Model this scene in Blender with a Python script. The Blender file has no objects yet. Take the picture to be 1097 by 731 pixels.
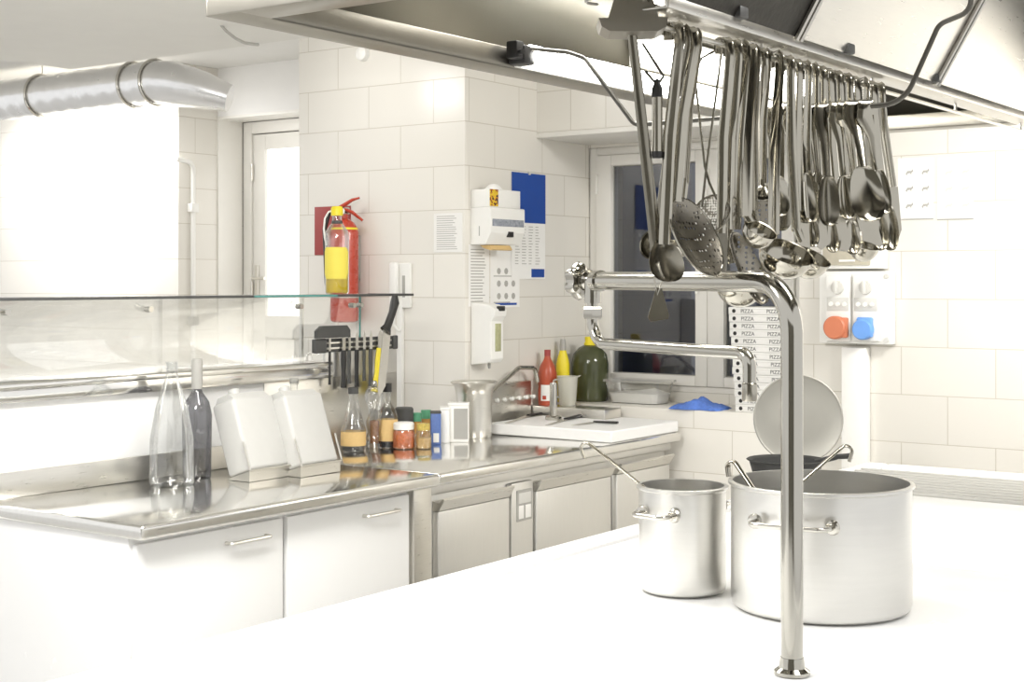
import bpy, bmesh, math, random
from mathutils import Vector, Matrix
random.seed(7)
V = Vector
PI = math.pi
scene = bpy.context.scene
COL = scene.collection

# ------------------------------------------------------------------ camera
F_PX, CX, HY, EYE = 1547.8, 548.5, 302.0, 1.6
FW = V((-0.5807, 0.8141, 0.0)).normalized()
RT = V((0.8141, 0.5807, 0.0)).normalized()
UP = V((0, 0, 1))

def ray(px, py):
    return FW + RT * ((px - CX) / F_PX) + UP * ((HY - py) / F_PX)
EYEP = V((0, 0, EYE))
def at(px, py, d): return EYEP + ray(px, py) * d
def onX(px, py, X): r = ray(px, py); return EYEP + r * (X / r.x)
def onY(px, py, Y): r = ray(px, py); return EYEP + r * (Y / r.y)
def onZ(px, py, Z): r = ray(px, py); return EYEP + r * ((Z - EYE) / r.z)
def cv(r, t, u): return RT * r - FW * t + UP * u          # right, towards the viewer's side, up
def pxm(px, p): return px * ((p - EYEP).dot(FW)) / F_PX   # pixels at a place -> metres

cam = bpy.data.cameras.new('camera')
cam.sensor_width = 36.0
cam.lens = 36.0 * F_PX / 1097.0
cam.shift_x = 0.0
cam.shift_y = -(365.5 - HY) / 1097.0
cam.clip_start = 0.05
cam.clip_end = 200
camo = bpy.data.objects.new('camera', cam)
COL.objects.link(camo)
camo.matrix_world = Matrix(((RT.x, 0, -FW.x, 0), (RT.y, 0, -FW.y, 0), (0, 1, 0, EYE), (0, 0, 0, 1)))
scene.camera = camo

# ------------------------------------------------------------------ materials
def new_mat(name):
    m = bpy.data.materials.new(name)
    m.use_nodes = True
    nt = m.node_tree
    return m, nt, nt.nodes['Principled BSDF']

def link(nt, a, b): nt.links.new(a, b)

def noise_mat(name, col, rough=0.5, metal=0.0, var=0.06, scale=30.0, bump=0.0, stretch=(1, 1, 1), rvar=0.06, coat=0.0, spec=0.5):
    m, nt, p = new_mat(name)
    tc = nt.nodes.new('ShaderNodeTexCoord')
    mp = nt.nodes.new('ShaderNodeMapping')
    mp.inputs['Scale'].default_value = stretch
    n = nt.nodes.new('ShaderNodeTexNoise')
    n.inputs['Scale'].default_value = scale
    n.inputs['Detail'].default_value = 4
    link(nt, tc.outputs['Object'], mp.inputs['Vector'])
    link(nt, mp.outputs['Vector'], n.inputs['Vector'])
    r = nt.nodes.new('ShaderNodeValToRGB')
    r.color_ramp.elements[0].color = (*[max(0, c * (1 - var)) for c in col], 1)
    r.color_ramp.elements[1].color = (*[min(1, c * (1 + var)) for c in col], 1)
    link(nt, n.outputs['Fac'], r.inputs['Fac'])
    link(nt, r.outputs['Color'], p.inputs['Base Color'])
    mr = nt.nodes.new('ShaderNodeMapRange')
    mr.inputs['To Min'].default_value = max(0.02, rough - rvar)
    mr.inputs['To Max'].default_value = min(1, rough + rvar)
    link(nt, n.outputs['Fac'], mr.inputs['Value'])
    link(nt, mr.outputs['Result'], p.inputs['Roughness'])
    p.inputs['Metallic'].default_value = metal
    p.inputs['Coat Weight'].default_value = coat
    p.inputs['Specular IOR Level'].default_value = spec
    if bump:
        b = nt.nodes.new('ShaderNodeBump')
        b.inputs['Strength'].default_value = bump
        b.inputs['Distance'].default_value = 0.004
        link(nt, n.outputs['Fac'], b.inputs['Height'])
        link(nt, b.outputs['Normal'], p.inputs['Normal'])
    return m

def tile_mat(name, axis, col, mortar, w=0.4, h=0.204, z0=1.118, u0=0.0, offset=0.5, rough=0.25):
    """glazed wall tiles laid in world metres; axis is the horizontal world axis of the wall"""
    m, nt, p = new_mat(name)
    g = nt.nodes.new('ShaderNodeNewGeometry')
    s = nt.nodes.new('ShaderNodeSeparateXYZ')
    link(nt, g.outputs['Position'], s.inputs[0])
    c = nt.nodes.new('ShaderNodeCombineXYZ')
    def add(sock, v):
        a = nt.nodes.new('ShaderNodeMath'); a.operation = 'ADD'
        a.inputs[1].default_value = v
        link(nt, sock, a.inputs[0]); return a.outputs[0]
    link(nt, add(s.outputs[axis], -u0 + 40 * w), c.inputs[0])
    link(nt, add(s.outputs['Z'], -z0 + 40 * h), c.inputs[1])
    b = nt.nodes.new('ShaderNodeTexBrick')
    b.offset = offset
    b.inputs['Color1'].default_value = (*col, 1)
    b.inputs['Color2'].default_value = (*[x * 0.965 for x in col], 1)
    b.inputs['Mortar'].default_value = (*mortar, 1)
    b.inputs['Scale'].default_value = 1.0
    b.inputs['Mortar Size'].default_value = 0.0022
    b.inputs['Mortar Smooth'].default_value = 0.3
    b.inputs['Brick Width'].default_value = w
    b.inputs['Row Height'].default_value = h
    link(nt, c.outputs[0], b.inputs['Vector'])
    link(nt, b.outputs['Color'], p.inputs['Base Color'])
    bp = nt.nodes.new('ShaderNodeBump')
    bp.invert = True
    bp.inputs['Strength'].default_value = 0.35
    bp.inputs['Distance'].default_value = 0.003
    link(nt, b.outputs['Fac'], bp.inputs['Height'])
    link(nt, bp.outputs['Normal'], p.inputs['Normal'])
    p.inputs['Roughness'].default_value = rough
    return m

def glass_mat(name, tint=(1, 1, 1), refl=0.04, rough=0.02):
    m = bpy.data.materials.new(name); m.use_nodes = True
    nt = m.node_tree; nt.nodes.clear()
    out = nt.nodes.new('ShaderNodeOutputMaterial')
    tr = nt.nodes.new('ShaderNodeBsdfTransparent'); tr.inputs[0].default_value = (*tint, 1)
    gl = nt.nodes.new('ShaderNodeBsdfGlossy'); gl.inputs['Roughness'].default_value = rough
    gl.inputs['Color'].default_value = (0.95, 0.95, 0.95, 1)
    lw = nt.nodes.new('ShaderNodeLayerWeight'); lw.inputs[0].default_value = 0.35
    ml = nt.nodes.new('ShaderNodeMath'); ml.operation = 'MULTIPLY_ADD'
    ml.inputs[1].default_value = 0.6; ml.inputs[2].default_value = refl
    link(nt, lw.outputs['Fresnel'], ml.inputs[0])
    mx = nt.nodes.new('ShaderNodeMixShader')
    link(nt, ml.outputs[0], mx.inputs[0]); link(nt, tr.outputs[0], mx.inputs[1]); link(nt, gl.outputs[0], mx.inputs[2])
    link(nt, mx.outputs[0], out.inputs[0])
    return m

def liquid_mat(name, col, alpha=0.8):
    m = bpy.data.materials.new(name); m.use_nodes = True
    nt = m.node_tree; p = nt.nodes['Principled BSDF']; out = nt.nodes['Material Output']
    p.inputs['Base Color'].default_value = (*col, 1); p.inputs['Roughness'].default_value = 0.15
    n = nt.nodes.new('ShaderNodeTexNoise'); n.inputs['Scale'].default_value = 40
    mr = nt.nodes.new('ShaderNodeMapRange'); mr.inputs['To Min'].default_value = alpha - 0.05; mr.inputs['To Max'].default_value = min(1, alpha + 0.05)
    link(nt, n.outputs['Fac'], mr.inputs['Value'])
    tr = nt.nodes.new('ShaderNodeBsdfTransparent'); tr.inputs[0].default_value = (*[0.4 + 0.6 * c for c in col], 1)
    mx = nt.nodes.new('ShaderNodeMixShader')
    link(nt, mr.outputs['Result'], mx.inputs[0]); link(nt, tr.outputs[0], mx.inputs[1]); link(nt, p.outputs[0], mx.inputs[2])
    link(nt, mx.outputs[0], out.inputs[0])
    return m

def emit_mat(name, col, s):
    m, nt, p = new_mat(name)
    p.inputs['Base Color'].default_value = (*col, 1)
    p.inputs['Emission Color'].default_value = (*col, 1)
    p.inputs['Emission Strength'].default_value = s
    return m

def holes_mat(name, col, rough, scale=95.0, rad=0.30):
    """steel punched with small round holes"""
    m = noise_mat(name, col, rough, 1.0)
    nt = m.node_tree; p = nt.nodes['Principled BSDF']; out = nt.nodes['Material Output']
    tc = nt.nodes.new('ShaderNodeTexCoord')
    vo = nt.nodes.new('ShaderNodeTexVoronoi'); vo.inputs['Scale'].default_value = scale
    vo.inputs['Randomness'].default_value = 0.25
    link(nt, tc.outputs['Object'], vo.inputs['Vector'])
    lt = nt.nodes.new('ShaderNodeMath'); lt.operation = 'LESS_THAN'; lt.inputs[1].default_value = rad
    link(nt, vo.outputs['Distance'], lt.inputs[0])
    tr = nt.nodes.new('ShaderNodeBsdfTransparent')
    mx = nt.nodes.new('ShaderNodeMixShader')
    link(nt, lt.outputs[0], mx.inputs[0]); link(nt, p.outputs[0], mx.inputs[1]); link(nt, tr.outputs[0], mx.inputs[2])
    link(nt, mx.outputs[0], out.inputs[0])
    return m

M = {}
TILE = (0.80, 0.772, 0.71)
MORT = (0.60, 0.56, 0.48)
M['tileX'] = tile_mat('glazed tile along x', 'X', TILE, MORT, u0=-4.43)
M['tileY'] = tile_mat('glazed tile along y', 'Y', TILE, MORT, u0=5.526)
M['tileS'] = tile_mat('square glazed tile', 'X', TILE, MORT, w=0.2, h=0.2, z0=2.335, u0=-3.844, offset=0.0)
M['tileFloor'] = tile_mat('floor tile', 'X', (0.78, 0.77, 0.75), (0.6, 0.59, 0.57), w=0.3, h=0.3, z0=0)
M['plaster'] = noise_mat('white plaster', (0.86, 0.85, 0.83), 0.85, var=0.02, scale=12, bump=0.05)
M['ceil'] = noise_mat('ceiling paint', (0.80, 0.79, 0.76), 0.9, var=0.03, scale=8)
M['ceil_grey'] = noise_mat('grey ceiling board', (0.74, 0.73, 0.69), 0.8, var=0.03, scale=8)
M['upvc'] = noise_mat('white window frame', (0.84, 0.82, 0.77), 0.35, var=0.02, scale=20)
M['steel'] = noise_mat('brushed steel', (0.74, 0.72, 0.67), 0.30, 1.0, var=0.05, scale=14, stretch=(1, 1, 14), rvar=0.07)
M['steel_h'] = noise_mat('brushed steel worktop', (0.82, 0.81, 0.78), 0.13, 1.0, var=0.05, scale=10, stretch=(8, 1, 1), rvar=0.07)
M['steel_front'] = noise_mat('satin steel fronts', (0.80, 0.79, 0.76), 0.42, 1.0, var=0.03, scale=12, stretch=(1, 8, 1), rvar=0.05)
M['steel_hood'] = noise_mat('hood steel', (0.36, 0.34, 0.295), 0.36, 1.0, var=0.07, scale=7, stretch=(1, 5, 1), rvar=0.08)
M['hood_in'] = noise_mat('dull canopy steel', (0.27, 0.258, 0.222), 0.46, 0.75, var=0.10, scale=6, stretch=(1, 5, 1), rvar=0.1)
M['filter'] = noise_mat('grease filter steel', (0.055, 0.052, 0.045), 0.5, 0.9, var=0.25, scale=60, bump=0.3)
M['chrome'] = noise_mat('polished chrome', (0.58, 0.56, 0.51), 0.10, 1.0, var=0.02, scale=20, rvar=0.03)
M['utensil'] = noise_mat('utensil steel', (0.42, 0.40, 0.345), 0.13, 1.0, var=0.07, scale=22, rvar=0.07)
M['utensil_d'] = noise_mat('darker utensil steel', (0.26, 0.245, 0.205), 0.22, 1.0, var=0.12, scale=28, rvar=0.08)  # darker, rougher tone of the utensil steel
M['holes'] = holes_mat('punched steel', (0.27, 0.25, 0.21), 0.24)
M['mesh'] = holes_mat('wire mesh', (0.30, 0.28, 0.24), 0.4, 190, 0.52)
M['tapsteel'] = noise_mat('tap steel', (0.46, 0.445, 0.40), 0.12, 1.0, var=0.02, scale=20, rvar=0.03)
M['alu'] = noise_mat('aluminium duct', (0.80, 0.80, 0.80), 0.25, 1.0, var=0.08, scale=18, bump=0.5)
M['potalu'] = noise_mat('pot steel', (0.70, 0.69, 0.66), 0.33, 1.0, var=0.04, scale=10, stretch=(1, 1, 12), rvar=0.06)
M['lidgrey'] = noise_mat('dull aluminium tray', (0.36, 0.35, 0.315), 0.55, 0.8, var=0.09, scale=9, rvar=0.1)
M['rod'] = noise_mat('dark steel rod', (0.13, 0.125, 0.11), 0.35, 0.9)
M['black'] = noise_mat('black plastic', (0.025, 0.024, 0.023), 0.4, var=0.2)
M['charcoal'] = noise_mat('charcoal plastic', (0.07, 0.07, 0.067), 0.5, var=0.15)
M['iron'] = noise_mat('cast iron', (0.05, 0.05, 0.048), 0.6, 0.4, var=0.2, bump=0.4)
M['white'] = noise_mat('white plastic', (0.86, 0.85, 0.81), 0.35, var=0.02)
M['washout'] = noise_mat('white enamel', (0.90, 0.90, 0.89), 0.25, var=0.015, scale=6)  # bright washout to white put into the surface colour
M['board'] = noise_mat('white cutting board', (0.90, 0.895, 0.875), 0.45, var=0.02, scale=40, bump=0.08)
M['paper'] = noise_mat('paper', (0.86, 0.85, 0.82), 0.8, var=0.02)
M['print'] = noise_mat('grey print', (0.42, 0.41, 0.38), 0.8, var=0.1, scale=300)
M['printdark'] = noise_mat('dark print', (0.10, 0.10, 0.10), 0.8, var=0.1, scale=300)
M['grey'] = noise_mat('grey plastic', (0.40, 0.39, 0.36), 0.5, var=0.05)
M['canister'] = noise_mat('dull white canister', (0.56, 0.555, 0.53), 0.45, var=0.03)
M['lgrey'] = noise_mat('light grey plastic', (0.66, 0.65, 0.61), 0.5, var=0.04)
M['red'] = noise_mat('red paint', (0.50, 0.06, 0.032), 0.28, var=0.015, coat=0.3)
M['darkred'] = noise_mat('dark red sign', (0.36, 0.055, 0.05), 0.5, var=0.05)
M['blue'] = noise_mat('blue print', (0.012, 0.065, 0.33), 0.55, var=0.06)
M['clothblue'] = noise_mat('blue cloth', (0.10, 0.20, 0.58), 0.9, var=0.35, scale=45, bump=1.0)
M['sockblue'] = noise_mat('blue socket', (0.16, 0.36, 0.80), 0.45, var=0.04)
M['sockred'] = noise_mat('red socket', (0.62, 0.20, 0.10), 0.45, var=0.05)
M['yellow'] = noise_mat('yellow plastic', (0.85, 0.70, 0.03), 0.4, var=0.04)
M['yellabel'] = noise_mat('yellow label', (0.83, 0.70, 0.10), 0.6, var=0.03)
M['tan'] = noise_mat('tan label', (0.68, 0.47, 0.20), 0.6, var=0.08, scale=120)
M['orange'] = noise_mat('orange relish', (0.66, 0.20, 0.07), 0.5, var=0.35, scale=110)
M['green'] = noise_mat('green cap', (0.10, 0.34, 0.19), 0.5, var=0.15, scale=90)
M['bluetin'] = noise_mat('blue tin', (0.10, 0.17, 0.42), 0.45, var=0.3, scale=160)
M['flour'] = noise_mat('white powder', (0.88, 0.87, 0.84), 0.95, var=0.04, scale=50, bump=0.5)
M['ketchup'] = noise_mat('red sauce', (0.45, 0.085, 0.04), 0.3, var=0.15, scale=30)
M['oil_dark'] = noise_mat('dark oil', (0.065, 0.072, 0.032), 0.12, var=0.3, scale=10)
M['oil_yellow'] = liquid_mat('yellow oil', (0.88, 0.66, 0.03), 0.93)
M['oil_amber'] = liquid_mat('amber oil', (0.70, 0.40, 0.12), 0.65)
M['glass'] = glass_mat('clear glass', (0.95, 0.955, 0.95), 0.07)
M['glass_g'] = glass_mat('greenish glass', (0.995, 1.0, 0.995), 0.0)
M['glass_edge'] = noise_mat('green glass edge', (0.10, 0.30, 0.27), 0.15, var=0.1)
M['paled_glass'] = glass_mat('paled bottle glass', (0.50, 0.50, 0.52), 0.05)  # dark bottle glass lightened, the white fade put into its tint
M['glass_dark'] = noise_mat('dark bottle glass', (0.03, 0.03, 0.035), 0.08, var=0.1)
M['pane'] = glass_mat('window pane', (0.80, 0.82, 0.85), 0.06)
M['pane_door'] = glass_mat('door pane', (1, 1, 1), 0.03)
M['clearplastic'] = glass_mat('clear plastic', (0.97, 0.97, 0.96), 0.06, 0.15)
M['frost'] = liquid_mat('frosted plastic', (0.78, 0.77, 0.70), 0.55)
M['pane_glow'] = emit_mat('door pane glowing as daylight', (1.0, 1.0, 1.0), 0.9)  # emission stands in for daylight behind the door
M['night'] = noise_mat('night blue of added box', (0.19, 0.215, 0.37), 0.8, var=0.5, scale=1.2)
M['nightdark'] = noise_mat('night dark of added box', (0.04, 0.042, 0.045), 0.7, var=0.4, scale=3)
M['tube'] = emit_mat('fluorescent tube', (1.0, 0.985, 0.94), 13.0)

# ------------------------------------------------------------------ mesh builder
class MB:
    def __init__(self): self.bm = bmesh.new()
    def _xf(self, verts, mat):
        if mat is not None: bmesh.ops.transform(self.bm, matrix=mat, verts=verts)
    def box(self, a, b, bev=0.0, mat=None, seg=2):
        a, b = V(a), V(b)
        r = bmesh.ops.create_cube(self.bm, size=1.0)
        vs = r['verts']
        s = b - a
        bmesh.ops.transform(self.bm, matrix=Matrix.Translation((a + b) / 2) @ Matrix.Diagonal((abs(s.x), abs(s.y), abs(s.z), 1)), verts=vs)
        if bev > 0:
            es = list({e for v in vs for e in v.link_edges})
            rr = bmesh.ops.bevel(self.bm, geom=vs + es, offset=min(bev, 0.45 * min(abs(s.x), abs(s.y), abs(s.z))), segments=seg, affect='EDGES', profile=0.5)
            vs = list({v for f in rr['faces'] for v in f.verts} | {v for v in vs if v.is_valid})
        self._xf(vs, mat)
        return self
    def lathe(self, prof, seg=32, mat=None):
        rings = []
        allv = []
        for r, z in prof:
            if r < 1e-6:
                v = self.bm.verts.new((0, 0, z)); rings.append([v]); allv.append(v)
            else:
                ring = [self.bm.verts.new((r * math.cos(2 * PI * i / seg), r * math.sin(2 * PI * i / seg), z)) for i in range(seg)]
                rings.append(ring); allv += ring
        for A, B in zip(rings[:-1], rings[1:]):
            for i in range(seg):
                j = (i + 1) % seg
                try:
                    if len(A) == 1 and len(B) == 1: continue
                    elif len(A) == 1: self.bm.faces.new((A[0], B[i], B[j]))
                    elif len(B) == 1: self.bm.faces.new((A[i], A[j], B[0]))
                    else: self.bm.faces.new((A[i], A[j], B[j], B[i]))
                except ValueError: pass
        self._xf(allv, mat)
        return self
    def tube(self, path, r, seg=12, ref=None, flat=1.0, cap=True, mat=None, closed=False):
        """round (or flattened: width r, thickness r*flat) bar along a path"""
        path = [V(p) for p in path]
        n = len(path)
        rs = r if isinstance(r, (list, tuple)) else [r] * n
        rings, allv = [], []
        w = None
        for i, p in enumerate(path):
            if closed: t = path[(i + 1) % n] - path[(i - 1) % n]
            else: t = path[min(i + 1, n - 1)] - path[max(i - 1, 0)]
            t.normalize()
            if ref is not None: base = V(ref)
            elif w is None: base = V((0, 0, 1)) if abs(t.z) < 0.9 else V((1, 0, 0))
            else: base = w
            w = base - t * base.dot(t)
            if w.length < 1e-5: w = t.orthogonal()
            w.normalize()
            o = t.cross(w)
            ring = [self.bm.verts.new(p + w * (rs[i] * math.cos(2 * PI * k / seg)) + o * (rs[i] * flat * math.sin(2 * PI * k / seg))) for k in range(seg)]
            rings.append(ring); allv += ring
        pairs = list(zip(rings[:-1], rings[1:]))
        if closed: pairs.append((rings[-1], rings[0]))
        for A, B in pairs:
            for k in range(seg):
                self.bm.faces.new((A[k], A[(k + 1) % seg], B[(k + 1) % seg], B[k]))
        if cap and not closed:
            self.bm.faces.new(list(reversed(rings[0]))); self.bm.faces.new(rings[-1])
        self._xf(allv, mat)
        return self
    def prism(self, pts, a, b, mat=None, plane='xy'):
        """polygon extruded from a to b along the third axis"""
        def p3(p, h):
            return {'xy': (p[0], p[1], h), 'xz': (p[0], h, p[1]), 'yz': (h, p[0], p[1])}[plane]
        A = [self.bm.verts.new(p3(p, a)) for p in pts]
        B = [self.bm.verts.new(p3(p, b)) for p in pts]
        n = len(pts)
        self.bm.faces.new(A); self.bm.faces.new(list(reversed(B)))
        for i in range(n): self.bm.faces.new((A[i], A[(i + 1) % n], B[(i + 1) % n], B[i]))
        self._xf(A + B, mat)
        return self
    def quad(self, pts):
        self.bm.faces.new([self.bm.verts.new(p) for p in pts]); return self
    def build(self, name, mat, parent=None, loc=(0, 0, 0), angle=40, bevel=0.0):
        bmesh.ops.recalc_face_normals(self.bm, faces=self.bm.faces)
        me = bpy.data.meshes.new(name)
        self.bm.to_mesh(me); self.bm.free()
        me.polygons.foreach_set('use_smooth', [True] * len(me.polygons))
        me.set_sharp_from_angle(angle=math.radians(angle))
        me.materials.append(M[mat] if isinstance(mat, str) else mat)
        o = bpy.data.objects.new(name, me)
        COL.objects.link(o)
        o.location = loc
        if parent is not None: o.parent = parent
        if bevel:
            b = o.modifiers.new('bevel', 'BEVEL'); b.width = bevel; b.segments = 2; b.limit_method = 'ANGLE'
        return o

def tag(o, label=None, cat=None, group=None, kind=None):
    if label: o['label'] = label
    if cat: o['category'] = cat
    if group: o['group'] = group
    if kind: o['kind'] = kind
    return o

def thing(name, label, cat, loc=(0, 0, 0), rz=0.0, group=None, rot=None):
    o = bpy.data.objects.new(name, None)
    o.empty_display_size = 0.05
    COL.objects.link(o)
    o.location = loc
    o.rotation_euler = rot if rot else (0, 0, rz)
    return tag(o, label, cat, group)

def struct(name, mb, mat, parent=None, angle=30):
    o = mb.build(name, mat, parent, angle=angle)
    if parent is None: o['kind'] = 'structure'
    return o

def fillet(pts, r, n=6):
    pts = [V(p) for p in pts]
    rr = r if isinstance(r, (list, tuple)) else [r] * len(pts)
    out = [pts[0]]
    for i in range(1, len(pts) - 1):
        a, p, b = pts[i - 1], pts[i], pts[i + 1]
        u, v = (a - p), (b - p)
        lu, lv = u.length, v.length
        u.normalize(); v.normalize()
        ang = u.angle(v)
        if ang > PI - 0.02: out.append(p); continue
        d = min(rr[i] / math.tan(ang / 2), 0.49 * lu, 0.49 * lv)
        R = d * math.tan(ang / 2)
        c = p + (u + v).normalized() * (R / math.sin(ang / 2))
        s, e = p + u * d - c, p + v * d - c
        tot = s.angle(e)
        ax = s.cross(e).normalized()
        for k in range(n + 1):
            out.append(c + Matrix.Rotation(tot * k / n, 3, ax) @ s)
    out.append(pts[-1])
    return out

def frame(origin, x, z):
    z = V(z).normalized(); x = V(x); x = (x - z * x.dot(z)).normalized(); y = z.cross(x)
    return Matrix(((x.x, y.x, z.x, origin[0]), (x.y, y.y, z.y, origin[1]), (x.z, y.z, z.z, origin[2]), (0, 0, 0, 1)))

def text_obj(name, s, size, mat, parent, mw, extrude=0.0004):
    cu = bpy.data.curves.new(name, 'FONT')
    cu.body = s; cu.size = size; cu.extrude = extrude; cu.align_x = 'CENTER'; cu.align_y = 'CENTER'
    t = bpy.data.objects.new(name + '_src', cu)
    COL.objects.link(t)
    dg = bpy.context.evaluated_depsgraph_get()
    me = bpy.data.meshes.new_from_object(t.evaluated_get(dg))
    bpy.data.objects.remove(t); bpy.data.curves.remove(cu)
    me.materials.clear(); me.materials.append(M[mat])
    o = bpy.data.objects.new(name, me); COL.objects.link(o)
    o.parent = parent; o.matrix_local = mw
    return o

# ================================================================== SETTING
YA, XB, YN, YW, YS = 5.296, -4.044, 5.99, 6.352, 5.88   # pillar face, side wall, wall plane right, window plane, bulkhead plane
ZC = 2.85
struct('floor', MB().box((-12, -4, -0.1), (4, 12, 0)), 'tileFloor')
struct('ceiling', MB().box((-8.2, 4.3, ZC), (0.5, 7.2, ZC + 0.1)), 'ceil')
struct('ceiling_lower', MB().box((-5.6, 1.2, 2.593), (-2.3, 4.3, 2.66)), 'ceil_grey')
M['reflect_dark'] = noise_mat('brown grey for dark reflections', (0.20, 0.19, 0.16), 0.8, var=0.08, scale=5)
struct('wall_reflection_dark', MB().box((-1.9, -1.6, 0), (2.6, -1.5, 2.7)), 'reflect_dark')  # added unseen dark wall, gives the polished metal dark reflections
struct('wall_center', MB().box((-5.096, YA, 0), (XB, 6.7, ZC), 0.004), 'tileX')
struct('wall_side', MB().box((XB - 0.02, YA + 0.012, 0), (XB + 0.0015, YW, ZC)), 'tileY')
struct('wall_upper', MB().box((XB, YS, 2.335), (-0.2, 6.7, ZC)), 'tileS')
struct('trim_1', MB().box((XB, YS - 0.006, 2.31), (-0.2, YW, 2.3349), 0.003), 'upvc')
# window wall
WX0, WX1, WZ0, WZ1 = -4.04, -2.84, 1.05, 2.294
wb = MB()
wb.box((WX1, YW, 1.0), (-2.7, 6.6, 2.31)); wb.box((XB, YW, 0.95), (-2.7, 6.6, WZ0)); wb.box((XB, YW, WZ1), (-2.7, 6.6, 2.31))
struct('wall_back', wb, 'tileX')
struct('wall_ledge', MB().box((XB, YN, 0), (-2.7, YW, 1.0), 0.006), 'tileX')
struct('wall_right', MB().box((-2.7, YN, 0), (-0.2, 6.6, 2.31), 0.004), 'tileX')
# window
w1 = tag(bpy.data.objects.new('window_1', None), kind='structure'); COL.objects.link(w1); w1.location = (WX0, YW + 0.03, WZ0)
def fr(mb, x0, x1, z0, z1, t, y0, y1):
    mb.box((x0, y0, z0), (x0 + t[0], y1, z1), 0.004); mb.box((x1 - t[1], y0, z0), (x1, y1, z1), 0.004)
    mb.box((x0 + t[0], y0, z0), (x1 - t[1], y1, z0 + t[2]), 0.004); mb.box((x0 + t[0], y0, z1 - t[3]), (x1 - t[1], y1, z1), 0.004)
    return mb
W, H = WX1 - WX0, WZ1 - WZ0
fr(MB(), 0, W, 0, H, (0.045, 0.045, 0.03, 0.04), -0.02, 0.1).build('window_frame', 'upvc', w1)
sx = 0.69
for i, (a, b) in enumerate(((0.047, sx), (sx + 0.002, W - 0.047))):
    s = fr(MB(), a, b, 0.032, H - 0.042, (0.09, 0.065, 0.05, 0.055), -0.035, 0.04).build('sash', 'upvc', w1)
    MB().box((a + 0.08, 0.0, 0.08), (b - 0.06, 0.006, H - 0.09)).build('pane', 'pane', s)
    fr(MB(), a + 0.088, b - 0.063, 0.08, H - 0.095, (0.006, 0.006, 0.006, 0.006), -0.012, 0.0).build('gasket', 'grey', s)
    MB().box((a + 0.0, -0.05, H - 0.24), (a + 0.014, -0.034, H - 0.14), 0.003).build('hinge', 'upvc', s)
MB().box((sx - 0.05, -0.06, 0.56), (sx - 0.02, -0.034, 0.63), 0.004).tube([(sx - 0.035, -0.06, 0.60), (sx - 0.035, -0.075, 0.60), (sx - 0.035, -0.075, 0.49)], 0.008).build('window_handle', 'upvc', w1)
# outside the window: added box shuts out white sky, night put into its colour
ny = MB()
ny.box((-5.6, 8.6, 0.2), (-1.4, 8.7, 3.2)); ny.box((-5.7, 6.7, 0.2), (-5.6, 8.7, 3.2)); ny.box((-1.4, 6.7, 0.2), (-1.3, 8.7, 3.2))
struct('night_box', ny, 'night')
struct('night_box_lid', MB().box((-5.7, 6.62, 3.2), (-1.3, 8.7, 3.3)).box((-5.7, 6.62, 0.1), (-1.3, 8.7, 0.2)), 'nightdark')
# left rear: door wall, recess, column
DZ = 2.563
DX = -6.33
struct('wall_left', MB().box((-8.0, 5.6, 0), (DX, 6.7, ZC), 0.004), 'tileY')
struct('wall_lintel', MB().box((DX, 5.9, DZ), (-5.09, 6.7, ZC)), 'plaster')
struct('trim_2', MB().box((DX - 0.002, 5.895, 0), (DX + 0.012, 6.085, DZ)).box((DX, 5.893, DZ - 0.012), (-5.1, 6.085, DZ + 0.004)), 'upvc')
struct('wall_far_left', MB().box((-12, 6.4, 0), (-8.35, 6.7, ZC)).box((-8.35, 6.4, 2.0), (-8.0, 6.7, ZC)), 'plaster')
d2 = tag(MB().box((-8.33, 6.42, 0.02), (-7.82, 6.47, 1.99), 0.004).build('door_2', 'lgrey'), kind='structure')
MB().box((-8.26, 6.405, 1.0), (-8.2, 6.42, 1.14), 0.006).build('door_handle', 'steel', d2)
d1 = tag(bpy.data.objects.new('door_1', None), kind='structure'); COL.objects.link(d1); d1.location = (DX + 0.013, 6.12, 0)
fr(MB(), 0, 1.15, 0.0, DZ - 0.014, (0.07, 0.07, 0.02, 0.07), -0.03, 0.1).build('door_frame', 'upvc', d1)
dl = fr(MB(), 0.075, 1.08, 0.02, DZ - 0.09, (0.10, 0.10, 0.15, 0.09), -0.02, 0.03)
dl.box((0.17, -0.02, 1.27), (0.985, 0.03, 1.40), 0.003); dl.box((0.17, -0.005, 0.17), (0.985, 0.02, 1.27), 0.003)
dleaf = dl.build('door_leaf', 'upvc', d1)
MB().box((0.17, 0.0, 1.39), (0.985, 0.006, DZ - 0.175)).build('pane', 'pane_glow', dleaf)
for z in (0.4, 1.5, 2.2): MB().lathe([(0, 0), (0.011, 0), (0.011, 0.1), (0, 0.1)], 12, Matrix.Translation((0.075, -0.03, z))).build('hinge', 'steel', d1)
MB().box((0.1, -0.035, 1.5), (0.13, -0.02, 1.7), 0.004).tube(fillet([(0.115, -0.03, 1.62), (0.115, -0.07, 1.62), (0.22, -0.07, 1.62)], 0.01), 0.009).build('door_handle', 'steel', d1)

# ================================================================== HOOD
HX0, HX1, HXC, HY0, HY1, HZ = -2.10, -0.42, -1.265, 1.932, 4.8, 2.112
hood = thing('exhaust_hood', 'large stainless steel exhaust hood hanging above the cooking island', 'exhaust hood', (HX0, HY0, HZ))
def HL(x, y, z): return (x - HX0, y - HY0, z - HZ)
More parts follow.
